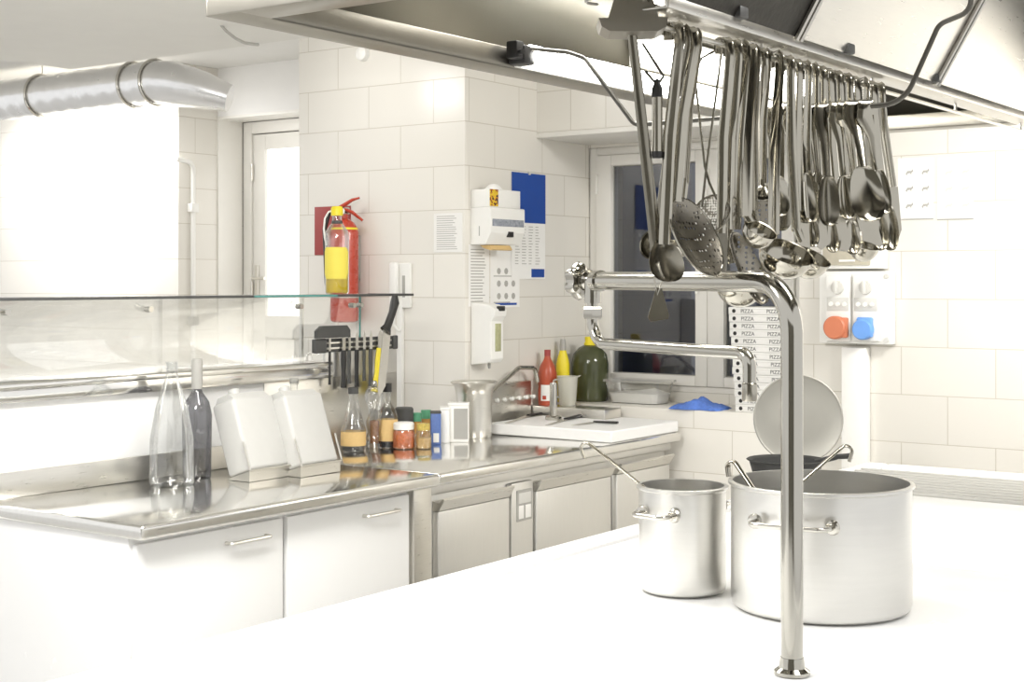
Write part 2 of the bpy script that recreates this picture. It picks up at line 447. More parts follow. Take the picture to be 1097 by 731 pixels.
# canopy skin: sloped outer faces over a vertical lip
cs = MB()
t = 0.006
TOP = 2.75
IN = 0.42
o1 = [(HX0, HY0), (HX1, HY0), (HX1, HY1), (HX0, HY1)]
i1 = [(HX0 - 0.10, HY0 + 0.02), (HX1 - 0.05, HY0 + 0.02), (HX1 - 0.05, HY1 - 0.05), (HX0 - 0.10, HY1 - 0.05)]
def ring(bm_, pts, z): return [bm_.verts.new(HL(p[0], p[1], z)) for p in pts]
i1 = [(HX0 - 0.0, HY0 + 0.30), (HX1 - 0.3, HY0 + 0.30), (HX1 - 0.3, HY1 - 0.3), (HX0 + 0.0, HY1 - 0.3)]
i1 = [(HX0 + 0.03, HY0 + 0.05), (HX1 - 0.1, HY0 + 0.05), (HX1 - 0.1, HY1 - 0.1), (HX0 + 0.03, HY1 - 0.1)]
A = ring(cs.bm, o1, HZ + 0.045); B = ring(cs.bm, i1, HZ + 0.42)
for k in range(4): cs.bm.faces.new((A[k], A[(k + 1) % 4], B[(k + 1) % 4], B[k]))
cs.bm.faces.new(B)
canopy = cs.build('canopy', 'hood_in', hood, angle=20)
sm = canopy.modifiers.new('thick', 'SOLIDIFY'); sm.thickness = 0.004
lp = MB()
G = 0.085
def lip(mb, a, b):
    mb.box(HL(*a), HL(*b), 0.004)
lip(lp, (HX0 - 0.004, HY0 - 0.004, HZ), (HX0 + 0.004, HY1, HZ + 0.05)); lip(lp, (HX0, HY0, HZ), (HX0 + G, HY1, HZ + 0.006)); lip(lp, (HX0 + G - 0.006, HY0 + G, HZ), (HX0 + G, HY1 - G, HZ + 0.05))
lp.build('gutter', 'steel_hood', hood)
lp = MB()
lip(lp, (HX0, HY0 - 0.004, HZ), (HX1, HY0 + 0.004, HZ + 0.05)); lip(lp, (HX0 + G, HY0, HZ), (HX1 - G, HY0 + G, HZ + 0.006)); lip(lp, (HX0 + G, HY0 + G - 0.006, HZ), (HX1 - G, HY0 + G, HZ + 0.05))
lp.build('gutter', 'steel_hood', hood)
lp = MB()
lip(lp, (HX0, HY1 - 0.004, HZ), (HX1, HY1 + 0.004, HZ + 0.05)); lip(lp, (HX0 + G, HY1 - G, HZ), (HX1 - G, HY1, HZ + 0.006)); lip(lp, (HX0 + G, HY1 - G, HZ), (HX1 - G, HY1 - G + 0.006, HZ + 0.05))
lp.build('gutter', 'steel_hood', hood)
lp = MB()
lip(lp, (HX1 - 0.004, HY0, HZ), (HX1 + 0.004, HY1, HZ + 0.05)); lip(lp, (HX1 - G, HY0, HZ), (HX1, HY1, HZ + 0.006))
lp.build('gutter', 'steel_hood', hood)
# V filter bank over the centre rail
tr_ = MB()
tr_.box(HL(HXC - 0.055, 2.24, 2.085), HL(HXC + 0.004, HY1 - 0.09, 2.090), 0.002)
tr_.box(HL(HXC - 0.002, 2.24, 2.085), HL(HXC + 0.008, HY1 - 0.09, 2.118), 0.003)
tr_.box(HL(HXC - 0.058, 2.24, 2.085), HL(HXC - 0.052, HY1 - 0.09, 2.14), 0.002)
tr_.build('drip_channel', 'steel', hood)
fy = [2.24, 2.78, 3.62, HY1 - 0.1]
for k in range(3):
    f = MB()
    a = V((HXC + 0.004, 0, 2.10)); b = V((HXC + 0.235, 0, 2.50))
    n = V((0.40, 0, -0.231)).normalized() * 0.02
    f.prism([HL(a.x, 0, a.z)[::2], HL(b.x, 0, b.z)[::2], HL(b.x - n.x, 0, b.z - n.z)[::2], HL(a.x - n.x, 0, a.z - n.z)[::2]], fy[k] + 0.004 - HY0, fy[k + 1] - 0.004 - HY0, plane='xz')
    fo = f.build('grease_filter', 'filter' if k == 0 else 'steel', hood, angle=20)  # panels after the first paler, light on them put into the material
    for yy in (fy[k] + 0.01, fy[k + 1] - 0.01):
        MB().tube([HL(a.x + 0.006, yy, a.z), HL(b.x + 0.006, yy, b.z)], 0.006, 6).build('filter_frame', 'steel', fo)
f = MB()
a = V((HXC - 0.055, 0, 2.10)); b = V((HXC - 0.28, 0, 2.50))
f.prism([HL(a.x, 0, a.z)[::2], HL(b.x, 0, b.z)[::2], HL(b.x + 0.02, 0, b.z)[::2], HL(a.x + 0.02, 0, a.z)[::2]], 2.24 - HY0, HY1 - HY0 - 0.1, plane='xz')
f.build('grease_filter', 'steel_hood', hood, angle=20)
for px in (790, 906, 1000):
    p = onX(px, 22 if px == 790 else 60, HXC + 0.006)
    MB().box(HL(p.x - 0.006, p.y - 0.018, 2.105), HL(p.x + 0.016, p.y + 0.018, 2.128), 0.004).build('filter_clip', 'charcoal', hood)
# utensil rail under the channel
RX, RZ = -1.30, 2.062
ur = MB().tube([HL(RX, 2.26, RZ), HL(RX, HY1 - 0.12, RZ)], 0.005, 10)
for y in (2.27, 2.7, 3.3, 3.9, 4.5): ur.tube([HL(RX, y, RZ), HL(RX, y, 2.088)], 0.004, 8)
ur.build('utensil_rail', 'steel', hood)
# fluorescent batten inside the left gutter
bt = MB().box(HL(HX0 + G + 0.001, 2.83, HZ + 0.004), HL(HX0 + G + 0.012, 4.55, HZ + 0.062), 0.003)
bo = bt.build('light_batten', 'white', hood)
MB().tube([HL(HX0 + G + 0.034, 2.85, HZ + 0.032), HL(HX0 + G + 0.034, 4.53, HZ + 0.032)], 0.026, 14).build('light_tube', 'tube', hood)
MB().box(HL(HX0 + G + 0.001, 2.805, HZ + 0.006), HL(HX0 + G + 0.05, 2.852, HZ + 0.052), 0.006).build('light_end_cap', 'black', hood)
bt = MB().box(HL(HX0 + 0.02, 3.48, HZ + 0.09), HL(HX0 + 0.035, 4.62, HZ + 0.20), 0.003)  # second batten added to imitate the tube's reflected glow on the canopy
bt.build('light_batten', 'white', hood)
MB().tube([HL(HX0 + 0.062, 3.5, HZ + 0.145), HL(HX0 + 0.062, 4.6, HZ + 0.145)], 0.026, 14).build('light_tube', 'tube', hood)
# flared bracket with hose coil under the canopy
bk = thing('spray_bracket', 'flared grey steel bracket fixed under the hood above the tall turner', 'bracket', at(677, 30, 2.62))
q = bk.location
sc_ = pxm(1, q)
def KP(x, y): return ((x - 677) * sc_, (30 - y) * sc_)
bm_ = frame((0, 0, 0), RT, UP)
MB().prism([KP(640, 24), KP(643, 33), KP(652, 38), KP(702, 38), KP(711, 33), KP(713, 23)], -0.045, 0.045, mat=Matrix(((RT.x, 0, -FW.x, 0), (RT.y, 0, -FW.y, 0), (0, 1, 0, 0), (0, 0, 0, 1)))).build('flange', 'steel_hood', bk, angle=20)
MB().prism([KP(650, 24), KP(704, 24), KP(692, -14), KP(662, -14)], -0.035, 0.035, mat=Matrix(((RT.x, 0, -FW.x, 0), (RT.y, 0, -FW.y, 0), (0, 1, 0, 0), (0, 0, 0, 1)))).build('cone', 'steel_hood', bk, angle=20)
MB().lathe([(0, -0.02), (0.012, -0.02), (0.012, 0.42), (0, 0.42)], 12, Matrix.Translation((0, 0, 0.06))).build('hanger_rod', 'steel', bk)
hc = thing('hose_coil', 'ribbed grey hose coil beside the flared bracket at top edge', 'hose', at(634, -6, 2.75))
MB().tube([V((0.011 * math.cos(a * 0.5), 0.011 * math.sin(a * 0.5), -0.02 + a * 0.0009)) for a in range(0, 460)], 0.0030, 6).build('coil', 'grey', hc)
# bent rod across the hood
rodp = fillet([V((HX0 + G + 0.03, 2.80, HZ + 0.045)), V((HX0 + G + 0.09, 2.93, HZ + 0.045)), onY(626, 62, 2.95), onY(680, 134, 2.95), onY(968, 111, 2.95), onY(1006, 26, 2.95), onY(1040, 12, 2.95), onY(1040, 12, 2.95) + V((0, 0, 0.33))], [0, .02, .03, .03, .07, .03, .03, 0], 6)
r0 = rodp[0].copy()
rod = thing('hanging_rod', 'bent dark steel rod spanning the hood and carrying serving spoons', 'rod', r0)
MB().tube([p - r0 for p in rodp], 0.0055, 10).build('bent_rod', 'rod', rod)
MB().box((-0.016, -0.02, -0.028), (0.016, 0.012, 0.014), 0.004).tube([(0.0, -0.005, -0.014), (0.03, -0.015, -0.014)], 0.007, 10).build('clamp', 'black', rod)

# ================================================================== ISLAND / STOVE
SX0, SX1, SY0, SY1, SZ = -2.13, -0.45, 0.9, 5.35, 0.9
st = thing('cooking_island', 'long pale cooking island with flat top carrying the big pots', 'stove', (SX0, SY0, 0))
def SL(x, y, z): return (x - SX0, y - SY0, z)
MB().box(SL(SX0 + 0.03, SY0 + 0.03, 0.12), SL(SX1 - 0.03, SY1 - 0.03, 0.85), 0.006).build('body', 'steel_front', st)
b_ = MB()
b_.box(SL(SX0, SY0, 0.85), SL(SX0 + 0.09, SY1, SZ + 0.004), 0.012); b_.box(SL(SX1 - 0.09, SY0, 0.85), SL(SX1, SY1, SZ + 0.004), 0.012)
b_.box(SL(SX0 + 0.09, SY0, 0.85), SL(SX1 - 0.09, SY0 + 0.09, SZ + 0.004), 0.012); b_.box(SL(SX0 + 0.09, SY1 - 0.09, 0.85), SL(SX1 - 0.09, SY1, SZ + 0.004), 0.012)
b_.build('top_rim', 'washout', st)
ys = [SY0 + 0.095, 2.2, 3.52, SY1 - 0.095]
for k in range(3):
    MB().box(SL(SX0 + 0.105, ys[k] + 0.006, 0.86), SL(SX1 - 0.105, ys[k + 1] - 0.006, SZ - 0.002), 0.006).build('hot_plate', 'washout', st)
for x in (SX0 + 0.1, SX1 - 0.1):
    for y in (SY0 + 0.1, 3.0, SY1 - 0.1):
        MB().lathe([(0, 0), (0.03, 0), (0.022, 0.13), (0, 0.13)], 16, Matrix.Translation(SL(x, y, 0))).build('leg', 'steel', st)
kx = MB()
for k in range(6): kx.lathe([(0, 0), (0.028, 0), (0.024, 0.03), (0, 0.03)], 18, frame(SL(SX0 + 0.03, 1.4 + 0.7 * k, 0.76), V((0, 1, 0)), V((-1, 0, 0))))
kx.build('control_knobs', 'charcoal', st)

# pots
def pot(name, label, cx, rim_y, bot_z, diam, d, handles, seg=56):
    p = at(cx, rim_y, d)
    h = p.z - bot_z
    r = diam / 2
    o = thing(name, label, 'pot', (p.x, p.y, bot_z))
    w = 0.004
    MB().lathe([(0, 0), (r - 0.012, 0), (r - 0.003, 0.006), (r, 0.016), (r, h - 0.010), (r + 0.006, h - 0.006), (r + 0.006, h - 0.001), (r + 0.003, h), (r - w, h), (r - w, 0.012), (0, 0.008)], seg).build('body', 'potalu', o)
    for vec, zz in handles:
        v = V(vec).normalized()
        sd = V((-v.y, v.x, 0))
        z = h - zz
        hw = 0.082 if diam > 0.3 else 0.043
        a, b = v * (r - 0.002) + sd * hw, v * (r - 0.002) - sd * hw
        out = v * 0.045
        m = MB()
        m.tube([V((q.x, q.y, q.z + z)) for q in fillet([a, a + out, b + out, b], 0.022)], 0.0052, 10)
        for e in (a, b): m.lathe([(0, -0.002), (0.016, 0), (0.013, 0.006), (0, 0.007)], 14, frame((e.x, e.y, z), sd, v))
        m.build('handle', 'chrome', o)
    return o, p, h
pS, pSp, pSh = pot('stock_pot', 'small stock pot on island left of the chrome pole', 731, 519.5, SZ, pxm(93, at(731, 519, 3.28)), 3.28, [(cv(-0.65, 0.76, 0), 0.055), (cv(0.65, -0.76, 0), 0.055)])
pB, pBp, pBh = pot('stock_pot', 'wide stock pot standing behind the chrome pole', 879, 515.5, SZ, pxm(190, at(879, 515, 3.12)), 3.12, [(cv(-0.55, 1, 0), 0.066), (cv(0.55, -1, 0), 0.066)])

# long chrome pot filler
pp = at(848.5, 302, 2.58)
e1 = at(641, 301, 3.2)
pf = thing('pot_filler', 'tall chrome swivel pot filler tap rising from the island', 'tap', (pp.x, pp.y, SZ))
def PL(v): return V((v.x - pp.x, v.y - pp.y, v.z - SZ))
path = fillet([V((0, 0, 0.004)), V((0, 0, pp.z - SZ)), PL(e1)], 0.095, 12)
MB().tube(path, 0.0198, 24).build('column', 'tapsteel', pf)
MB().lathe([(0, 0), (0.032, 0), (0.032, 0.006), (0.024, 0.012), (0.021, 0.03), (0, 0.03)], 28).build('base_flange', 'tapsteel', pf)
ax = (e1 - V((pp.x, pp.y, e1.z))).normalized()
loc = PL(e1)
vb = MB()
vb.lathe([(0, -0.012), (0.0235, -0.012), (0.0235, 0.012), (0.018, 0.016), (0.017, 0.03), (0.024, 0.036), (0.024, 0.05), (0.016, 0.056), (0.012, 0.075), (0, 0.075)], 24, frame(loc, UP, ax))
vb.lathe([(0, 0), (0.019, 0), (0.019, 0.05), (0, 0.05)], 20, Matrix.Translation(loc + ax * 0.025 + V((0, 0, -0.05))))
vb.build('valve_body', 'tapsteel', pf)
kn = MB()
prof = []
kc = loc + ax * 0.078 + RT * -0.02
nseg = 48
kax = (ax * 0.75 - RT * 0.8 - FW * 0.25).normalized()
kax = (ax + RT * -0.55).normalized()
fm = frame(loc + ax * 0.06, UP, kax)
rings = []
for r, z in [(0.0, 0.0), (0.02, 0.0), (0.036, 0.006), (0.040, 0.018), (0.036, 0.030), (0.022, 0.036), (0.0, 0.037)]:
    rings.append([kn.bm.verts.new(fm @ V(((r * (1 + 0.10 * math.cos(6 * 2 * PI * i / nseg))) * math.cos(2 * PI * i / nseg), (r * (1 + 0.10 * math.cos(6 * 2 * PI * i / nseg))) * math.sin(2 * PI * i / nseg), z))) for i in range(nseg)])
for A_, B_ in zip(rings[:-1], rings[1:]):
    for i in range(nseg): kn.bm.faces.new((A_[i], A_[(i + 1) % nseg], B_[(i + 1) % nseg], B_[i]))
bmesh.ops.remove_doubles(kn.bm, verts=kn.bm.verts, dist=1e-6)
kn.build('hand_wheel', 'tapsteel', pf)
dn = loc + ax * 0.025
nut = MB().lathe([(0, -0.085), (0.021, -0.085), (0.023, -0.08), (0.023, -0.062), (0.021, -0.058), (0, -0.058)], 6, Matrix.Translation(dn)); nut.build('coupling_nut', 'tapsteel', pf, angle=20)
zl = 1.6 - 66 / F_PX * 3.2
j0 = dn + V((0, 0, -0.02)); 
j1 = V((j0.x, j0.y, zl - SZ))
endp = at(803, 374, 2.74); endp.z = zl
j2 = PL(endp)
j3 = j2 + V((0, 0, -0.055))
MB().tube(fillet([j0, j1, j2, j3], [0, 0.05, 0.035, 0], 10), 0.0128, 18).build('swivel_arm', 'tapsteel', pf)
MB().lathe([(0.010, -0.035), (0.0135, -0.035), (0.0145, -0.032), (0.0145, -0.002), (0.0125, 0), (0.010, 0), (0.010, -0.035)], 20, Matrix.Translation(j3)).build('nozzle', 'utensil', pf)

# ladles standing in the pots
def pot_ladle(label, a, b, da, db, mult, name='ladle'):
    A, B = at(a[0], a[1], da), at(b[0], b[1], db)
    o = thing(name, label, 'ladle', A, group='ladles standing in the pots')
    v = (B - A)
    n = v.normalized()
    side = n.cross(UP).normalized()
    hookdir = (n.cross(side)).normalized()
    if hookdir.z > 0: hookdir = -hookdir
    p = [hookdir * 0.035 + n * 0.02, hookdir * 0.02 - n * 0.004, V((0, 0, 0)), v * 0.5, v, v * mult]
    MB().tube(fillet(p, 0.012, 4), 0.0092, 12, ref=side, flat=0.4).build('handle', 'utensil', o)
    e = v * mult
    prof = [(0, -0.03), (0.02, -0.028), (0.033, -0.017), (0.038, 0), (0.036, 0), (0.031, -0.016), (0.019, -0.026), (0, -0.028)]
    MB().lathe(prof, 24, frame(e + side * 0.0 + V((0, 0, 0.0)), side, UP)).build('bowl', 'utensil', o)
pot_ladle('ladle with hooked handle leaning out of the small pot', (628, 473), (693, 525), 3.36, 3.31, 1.6)
pot_ladle('ladle leaning left out of the wide pot beside the small pot', (786, 493), (808, 526), 3.20, 3.16, 2.1)
pot_ladle('ladle leaning right out of the wide pot beside the round tray', (906, 476), (878, 500), 3.23, 3.23, 2.5)

# round lid, black skillet, grate
lp_ = at(855, 449, 5.35)
lidr = pxm(47.5, lp_)
ld = thing('round_tray', 'large round grey tray standing upright behind the pots', 'tray', (lp_.x, lp_.y, lp_.z - lidr))
ln = cv(-0.15, 1.0, 0.12).normalized()
fm = frame((0, 0, lidr), RT, ln)
MB().lathe([(0, -0.004), (lidr - 0.004, -0.004), (lidr, -0.002), (lidr, 0.004), (lidr - 0.004, 0.006), (lidr - 0.012, 0.001), (lidr * 0.5, 0.004), (0, 0.006)], 64, fm).build('disc', 'lidgrey', ld)
MB().tube(fillet([fm @ V((-0.045, 0, -0.003)), fm @ V((-0.045, 0, -0.04)), fm @ V((0.045, 0, -0.04)), fm @ V((0.045, 0, -0.003))], 0.015), 0.006, 10).build('handle', 'steel', ld)
sk = at(842, 495, 4.95)
so = thing('skillet', 'black skillet behind the wide pot under the round tray', 'pan', (sk.x, sk.y, SZ))
hh = sk.z - SZ + 0.008
MB().lathe([(0, 0), (0.10, 0), (0.125, hh - 0.006), (0.135, hh), (0.13, hh + 0.003), (0.118, hh - 0.004), (0.096, 0.008), (0, 0.006)], 40).build('pan', 'iron', so)
MB().tube(fillet([cv(0.10, 0, hh - 0.01), cv(0.17, 0.02, hh + 0.012), cv(0.22, 0.03, hh + 0.016)], 0.03), [0.012] * 8 + [0.014], 10, ref=RT, flat=0.7).build('handle', 'iron', so)
gp = onZ(925, 503, SZ + 0.02)
gr = thing('pan_grate', 'pale steel bar grate on the island right of the wide pot', 'grate', (gp.x, gp.y - 0.5, SZ))
for k in range(9):
    MB().tube([(0, 0.06 * k, 0.022), (0.75, 0.06 * k, 0.022)], 0.006, 8).build('bar', 'grey', gr)
fr2 = MB()
for x in (0.0, 0.75):
    fr2.tube([(x, -0.01, 0.016), (x, 0.49, 0.016)], 0.007, 8)
    for y in (0, 0.48): fr2.tube([(x, y, 0.002), (x, y, 0.016)], 0.007, 8)
fr2.build('grate_frame', 'grey', gr)

# ================================================================== UTENSILS
def bowl_prof(r, depth, w=0.0015, n=8):
    out = [(r * math.sin(PI / 2 * k / n), -depth * math.cos(PI / 2 * k / n)) for k in range(n + 1)]
    inn = [((r - w) * math.sin(PI / 2 * k / n), -(depth - w) * math.cos(PI / 2 * k / n)) for k in range(n, -1, -1)]
    return out + [(r + 0.001, 0.001)] + inn

def spoon_mesh(mb, fm, L, Wd, depth, n=14, m=10, slot=False):
    """oval spoon bowl: a hollow dish L long and Wd wide in fm (x right, y along, z towards opening)"""
    rows = []
    for side in (0, 1):
        grid = []
        for i in range(n + 1):
            a = PI * i / n
            y = -L / 2 * math.cos(a)
            half = Wd / 2 * (math.sin(a) ** 0.75) * (1 - 0.12 * math.cos(a))
            row = []
            for j in range(m + 1):
                s = -1 + 2 * j / m
                x = half * s
                z = -depth * (1 - s * s) * math.sin(a) ** 0.8 - side * 0.0016
                row.append(mb.bm.verts.new(fm @ V((x, y, z))))
            grid.append(row)
        rows.append(grid)
    for grid in rows:
        for i in range(n):
            for j in range(m):
                if slot and n * 0.22 < i < n * 0.75 and j in (m // 2 - 1, m // 2): continue
                mb.bm.faces.new((grid[i][j], grid[i][j + 1], grid[i + 1][j + 1], grid[i + 1][j]))
    g0, g1 = rows
    for i in range(n):
        for j in (0, m):
            try: mb.bm.faces.new((g0[i][j], g0[i + 1][j], g1[i + 1][j], g1[i][j]))
            except ValueError: pass
    bmesh.ops.remove_doubles(mb.bm, verts=mb.bm.verts, dist=2e-5)

def rail_point(px):
    u = (px - CX) / F_PX
    r = FW + RT * u
    d = RX / r.x
    return V((RX, r.y * d, RZ + 0.006)), d

def handle_path(p1, back, hr=0.011):
    """from the neck p1 up to the hook over the bar at the origin"""
    pts = [p1, p1 * 0.5 + back * 0.0, V((0, 0, -0.03)) - back * hr]
    for k in range(7):
        a = PI * k / 6
        pts.append(back * (-hr * math.cos(a)) + UP * (hr * math.sin(a) - 0.004))
    pts.append(back * hr + UP * -0.022)
    return pts

def long_tool(name, label, cat, px, neck, w, head, mat='utensil', group='long utensils on the hood rail', dd=0.0, flat=0.36, **k):
    P, d = rail_point(px)
    d1 = d + dd
    N = at(neck[0], neck[1], d1) - P
    o = thing(name, label, cat, P, group=group)
    back = -RT.cross(UP) * 0 + V((-1, 0, 0))
    ww = w * 1.25 * d / F_PX / 2
    path = handle_path(N, back)
    L = len(path)
    rv = Matrix.Rotation(random.uniform(-0.75, 0.5), 3, 'Z') @ RT
    MB().tube(path, [ww * 0.95, ww] + [ww * 0.8] * (L - 2), 12, ref=rv, flat=flat).build('handle', mat, o)
    hd = V(k.get('hc_off', (0, 0, 0)))
    def C(x, y, extra=0.0): return at(x, y, d1 + extra) - P
    s = d1 / F_PX
    if head == 'ladle':
        x, y, rw, dep = k['c']
        nrm = cv(*k.get('n', (0.2, 0.35, 1))).normalized()
        b = MB().lathe(bowl_prof(rw * s, dep * s), 32, frame(C(x, y), RT, nrm))
        b.build('bowl', k.get('hm', mat), o)
        st_ = C(x, y) - N
        MB().tube([N * 0.97, N + (C(x, y) + nrm * 0.0 - N) * 0.4, C(x, y) - (st_.normalized()) * (rw * s * 0.96)], ww * 0.8, 8, ref=RT, flat=0.4).build('neck', mat, o) if st_.length > rw * s else None
    elif head == 'disc':
        x, y, rl, dep = k['c']
        nrm = cv(*k['n']).normalized()
        b = MB().lathe([(0, -dep * s), (rl * s * 0.5, -dep * s * 0.8), (rl * s * 0.85, -dep * s * 0.3), (rl * s, 0), (rl * s, 0.002), (rl * s * 0.84, -dep * s * 0.3 + 0.0016), (rl * s * 0.5, -dep * s * 0.8 + 0.0016), (0, -dep * s + 0.0016)], 40, frame(C(x, y), RT, nrm))
        bo_ = b.build('punched_dish', k.get('hm', 'holes'), o)
        MB().tube([frame(C(x, y), RT, nrm) @ V((rl * s * math.cos(2 * PI * i / 40), rl * s * math.sin(2 * PI * i / 40), 0.001)) for i in range(40)], 0.0018, 6, closed=True).build('rim', 'utensil', bo_)
    elif head == 'spoon':
        x, y, Wd, L_, dep = k['c']
        nrm = cv(*k.get('n', (0.1, 1, 0.15))).normalized()
        along = k.get('along', (0, -1))
        yv = cv(along[0], 0, along[1])
        xx = yv.cross(nrm)
        mb = MB()
        spoon_mesh(mb, frame(C(x, y), xx, nrm), L_ * s, Wd * s, dep * s, slot=k.get('slot', False))
        mb.build('spoon_bowl', k.get('hm', mat), o)
    elif head == 'turner':
        pts = [C(*p) for p in k['poly']]
        nrm = cv(*k.get('n', (0.1, 1, 0.1))).normalized()
        mb = MB()
        A_ = [mb.bm.verts.new(p) for p in pts]; B_ = [mb.bm.verts.new(p - nrm * 0.002) for p in pts]
        mb.bm.faces.new(A_); mb.bm.faces.new(list(reversed(B_)))
        for i in range(len(pts)): mb.bm.faces.new((A_[i], A_[(i + 1) % len(pts)], B_[(i + 1) % len(pts)], B_[i]))
        mb.build('blade', k.get('hm', mat), o, angle=20)
    return o

# tall turner under the flared bracket
P = at(677, 42, 2.62)
tn = thing('turner', 'tall tubular turner hanging leftmost with folded flat blade', 'turner', P, group='long utensils on the hood rail')
Ce = at(706, 288, 2.7) - P
MB().tube([V((0, 0, 0.012)), Ce * 0.5, Ce], [0.0085, 0.0105, 0.0125], 14, ref=RT, flat=0.6).build('handle', 'utensil_d', tn)
def TC(x, y): return at(x, y, 2.7) - P
MB().tube([TC(706, 284), TC(701, 300), TC(704, 316), TC(710, 300), TC(708, 284)], 0.0022, 8).build('loop', 'utensil', tn)
mb = MB()
pts = [TC(703, 308), TC(694, 340), TC(697, 345), TC(716, 342), TC(717, 338), TC(709, 309)]
A_ = [mb.bm.verts.new(p) for p in pts]; B_ = [mb.bm.verts.new(p + FW * 0.004) for p in pts]
mb.bm.faces.new(A_); mb.bm.faces.new(list(reversed(B_)))
for i in range(6): mb.bm.faces.new((A_[i], A_[(i + 1) % 6], B_[(i + 1) % 6], B_[i]))
mb.build('blade', 'utensil', tn, angle=20)

# sharpening steel on a wire hook
P = at(704.5, 90, 2.66)
ss = thing('sharpening_steel', 'grey tube with black ends hanging on a wire hook', 'sharpener', P)
def QC(x, y): return at(x, y, 2.66) - P
MB().tube([QC(704, 100), QC(704, 166)], 0.0098, 16).build('tube', 'utensil', ss)
MB().lathe([(0, -0.004), (0.0105, -0.004), (0.0105, 0.012), (0.004, 0.026), (0, 0.026)], 16, Matrix.Translation(QC(704, 102))).tube([QC(704, 90) + RT * 0.004 * math.cos(a) + UP * 0.008 * math.sin(a) for a in [i * PI / 6 for i in range(12)]], 0.0025, 6, closed=True).build('black_cap', 'black', ss)
MB().lathe([(0, -0.006), (0.009, -0.006), (0.0105, 0), (0.0105, 0.006), (0, 0.006)], 16, Matrix.Translation(QC(704, 166))).build('black_cap', 'black', ss)
MB().tube(fillet([QC(688, 46), QC(711, 82), QC(704, 91), QC(691, 76)], 0.004), 0.0026, 8).build('wire_hook', 'rod', ss)

long_tool('serving_spatula', 'long spatula with dark scooped end hanging beside tall turner', 'spatula', 722, (712, 262), 11, 'spoon', 'utensil', c=(714, 280, 38, 50, 8), n=(0.15, 1, 0.55), hm='utensil_d')
long_tool('ladle', 'long ladle with small round bowl peeking out behind the tall turner', 'ladle', 731, (705, 238), 7, 'ladle', 'utensil_d', c=(700, 262, 16, 14), n=(-0.5, 0.8, 0.2), dd=0.12)
long_tool('skimmer', 'big perforated skimmer with tilted dish left of the ladles', 'skimmer', 738, (724, 216), 10, 'disc', 'utensil', c=(746, 254, 46, 8), n=(0.72, 0.55, 0.40), hm='holes')
long_tool('ladle', 'thin handled small ladle behind the big perforated skimmer', 'ladle', 744, (735, 196), 6, 'ladle', 'utensil', c=(727, 262, 14, 14), n=(0.2, 0.3, 1), dd=0.08)
# spider strainer with two wire legs
P, d = rail_point(772)
sp = thing('strainer', 'wire mesh strainer with thin twin wire handle', 'strainer', P, group='long utensils on the hood rail')
def XC(x, y): return at(x, y, d + 0.05) - P
MB().tube(fillet([V((-0.012, 0, -0.018)), V((-0.01, 0, 0.006)), V((0.005, 0, 0.004)), XC(770, 80), XC(757, 178), XC(752, 222)], 0.006), 0.0026, 8).tube([XC(744, 78), XC(755, 178), XC(760, 196), XC(768, 214)], 0.0026, 8).tube([XC(744, 78), XC(752, 62), XC(770, 52)], 0.0024, 8).build('wire_handle', 'utensil_d', sp)
fm = frame(XC(762, 229), RT, cv(-0.55, 0.75, 0.35))
s = d / F_PX
MB().lathe(bowl_prof(22 * s, 9 * s, 0.001), 28, fm).build('mesh_bowl', 'mesh', sp)
MB().tube([fm @ V((22 * s * math.cos(2 * PI * i / 32), 22 * s * math.sin(2 * PI * i / 32), 0)) for i in range(32)], 0.0022, 8, closed=True).build('rim', 'utensil_d', sp)

long_tool('turner', 'slotted turner hanging left of the oval perforated ladle', 'turner', 776, (773, 250), 9, 'turner', 'utensil', poly=[(768, 236), (764, 262), (762, 300), (776, 303), (780, 262), (778, 236)], hm='utensil_d', dd=0.03)
long_tool('ladle', 'deep round ladle with its bowl hanging below the tap arm', 'ladle', 785, (780, 268), 10, 'ladle', 'utensil', c=(793, 303, 26, 27), n=(0.15, 0.35, 1), dd=0.1)
long_tool('straining_spoon', 'oval perforated spoon hanging lowest behind the tap arm', 'spoon', 793, (788, 246), 12, 'spoon', 'utensil', c=(803, 287, 34, 84, 8), n=(0.55, 0.8, 0.25), along=(0.42, -0.9), hm='holes')
long_tool('ladle', 'long ladle with bright bowl just above the tap elbow', 'ladle', 801, (799, 232), 11, 'ladle', 'utensil', c=(815, 246, 19, 22), n=(0.35, 0.45, 0.8), dd=-0.05)
long_tool('serving_spoon', 'long thin spoon hanging between bright ladle and skimmer plate', 'spoon', 806, (808, 225), 8, 'spoon', 'utensil_d', c=(806, 240, 18, 40, 4), dd=0.1)
long_tool('skimmer', 'flat perforated skimmer with square punched plate behind the ladles', 'skimmer', 814, (817, 206), 8, 'turner', 'utensil', poly=[(806, 208), (802, 240), (808, 250), (828, 250), (833, 238), (828, 208)], hm='holes', dd=0.14)
long_tool('masher', 'utensil with a dark domed end hanging above the punched plate', 'masher', 818, (818, 196), 7, 'ladle', 'utensil', c=(818, 212, 9, 15), n=(0, 0.2, -1), dd=0.05, hm='utensil_d')
long_tool('ladle', 'largest ladle with wide open bowl above the tap elbow', 'ladle', 830, (829, 252), 11, 'ladle', 'utensil', c=(843, 270, 30, 30), n=(0.25, 0.45, 0.85), dd=-0.05)
long_tool('ladle', 'medium ladle half hidden right of the largest ladle', 'ladle', 842, (853, 248), 9, 'ladle', 'utensil', c=(869, 275, 22, 25), n=(0.35, 0.4, 0.85), dd=0.06)
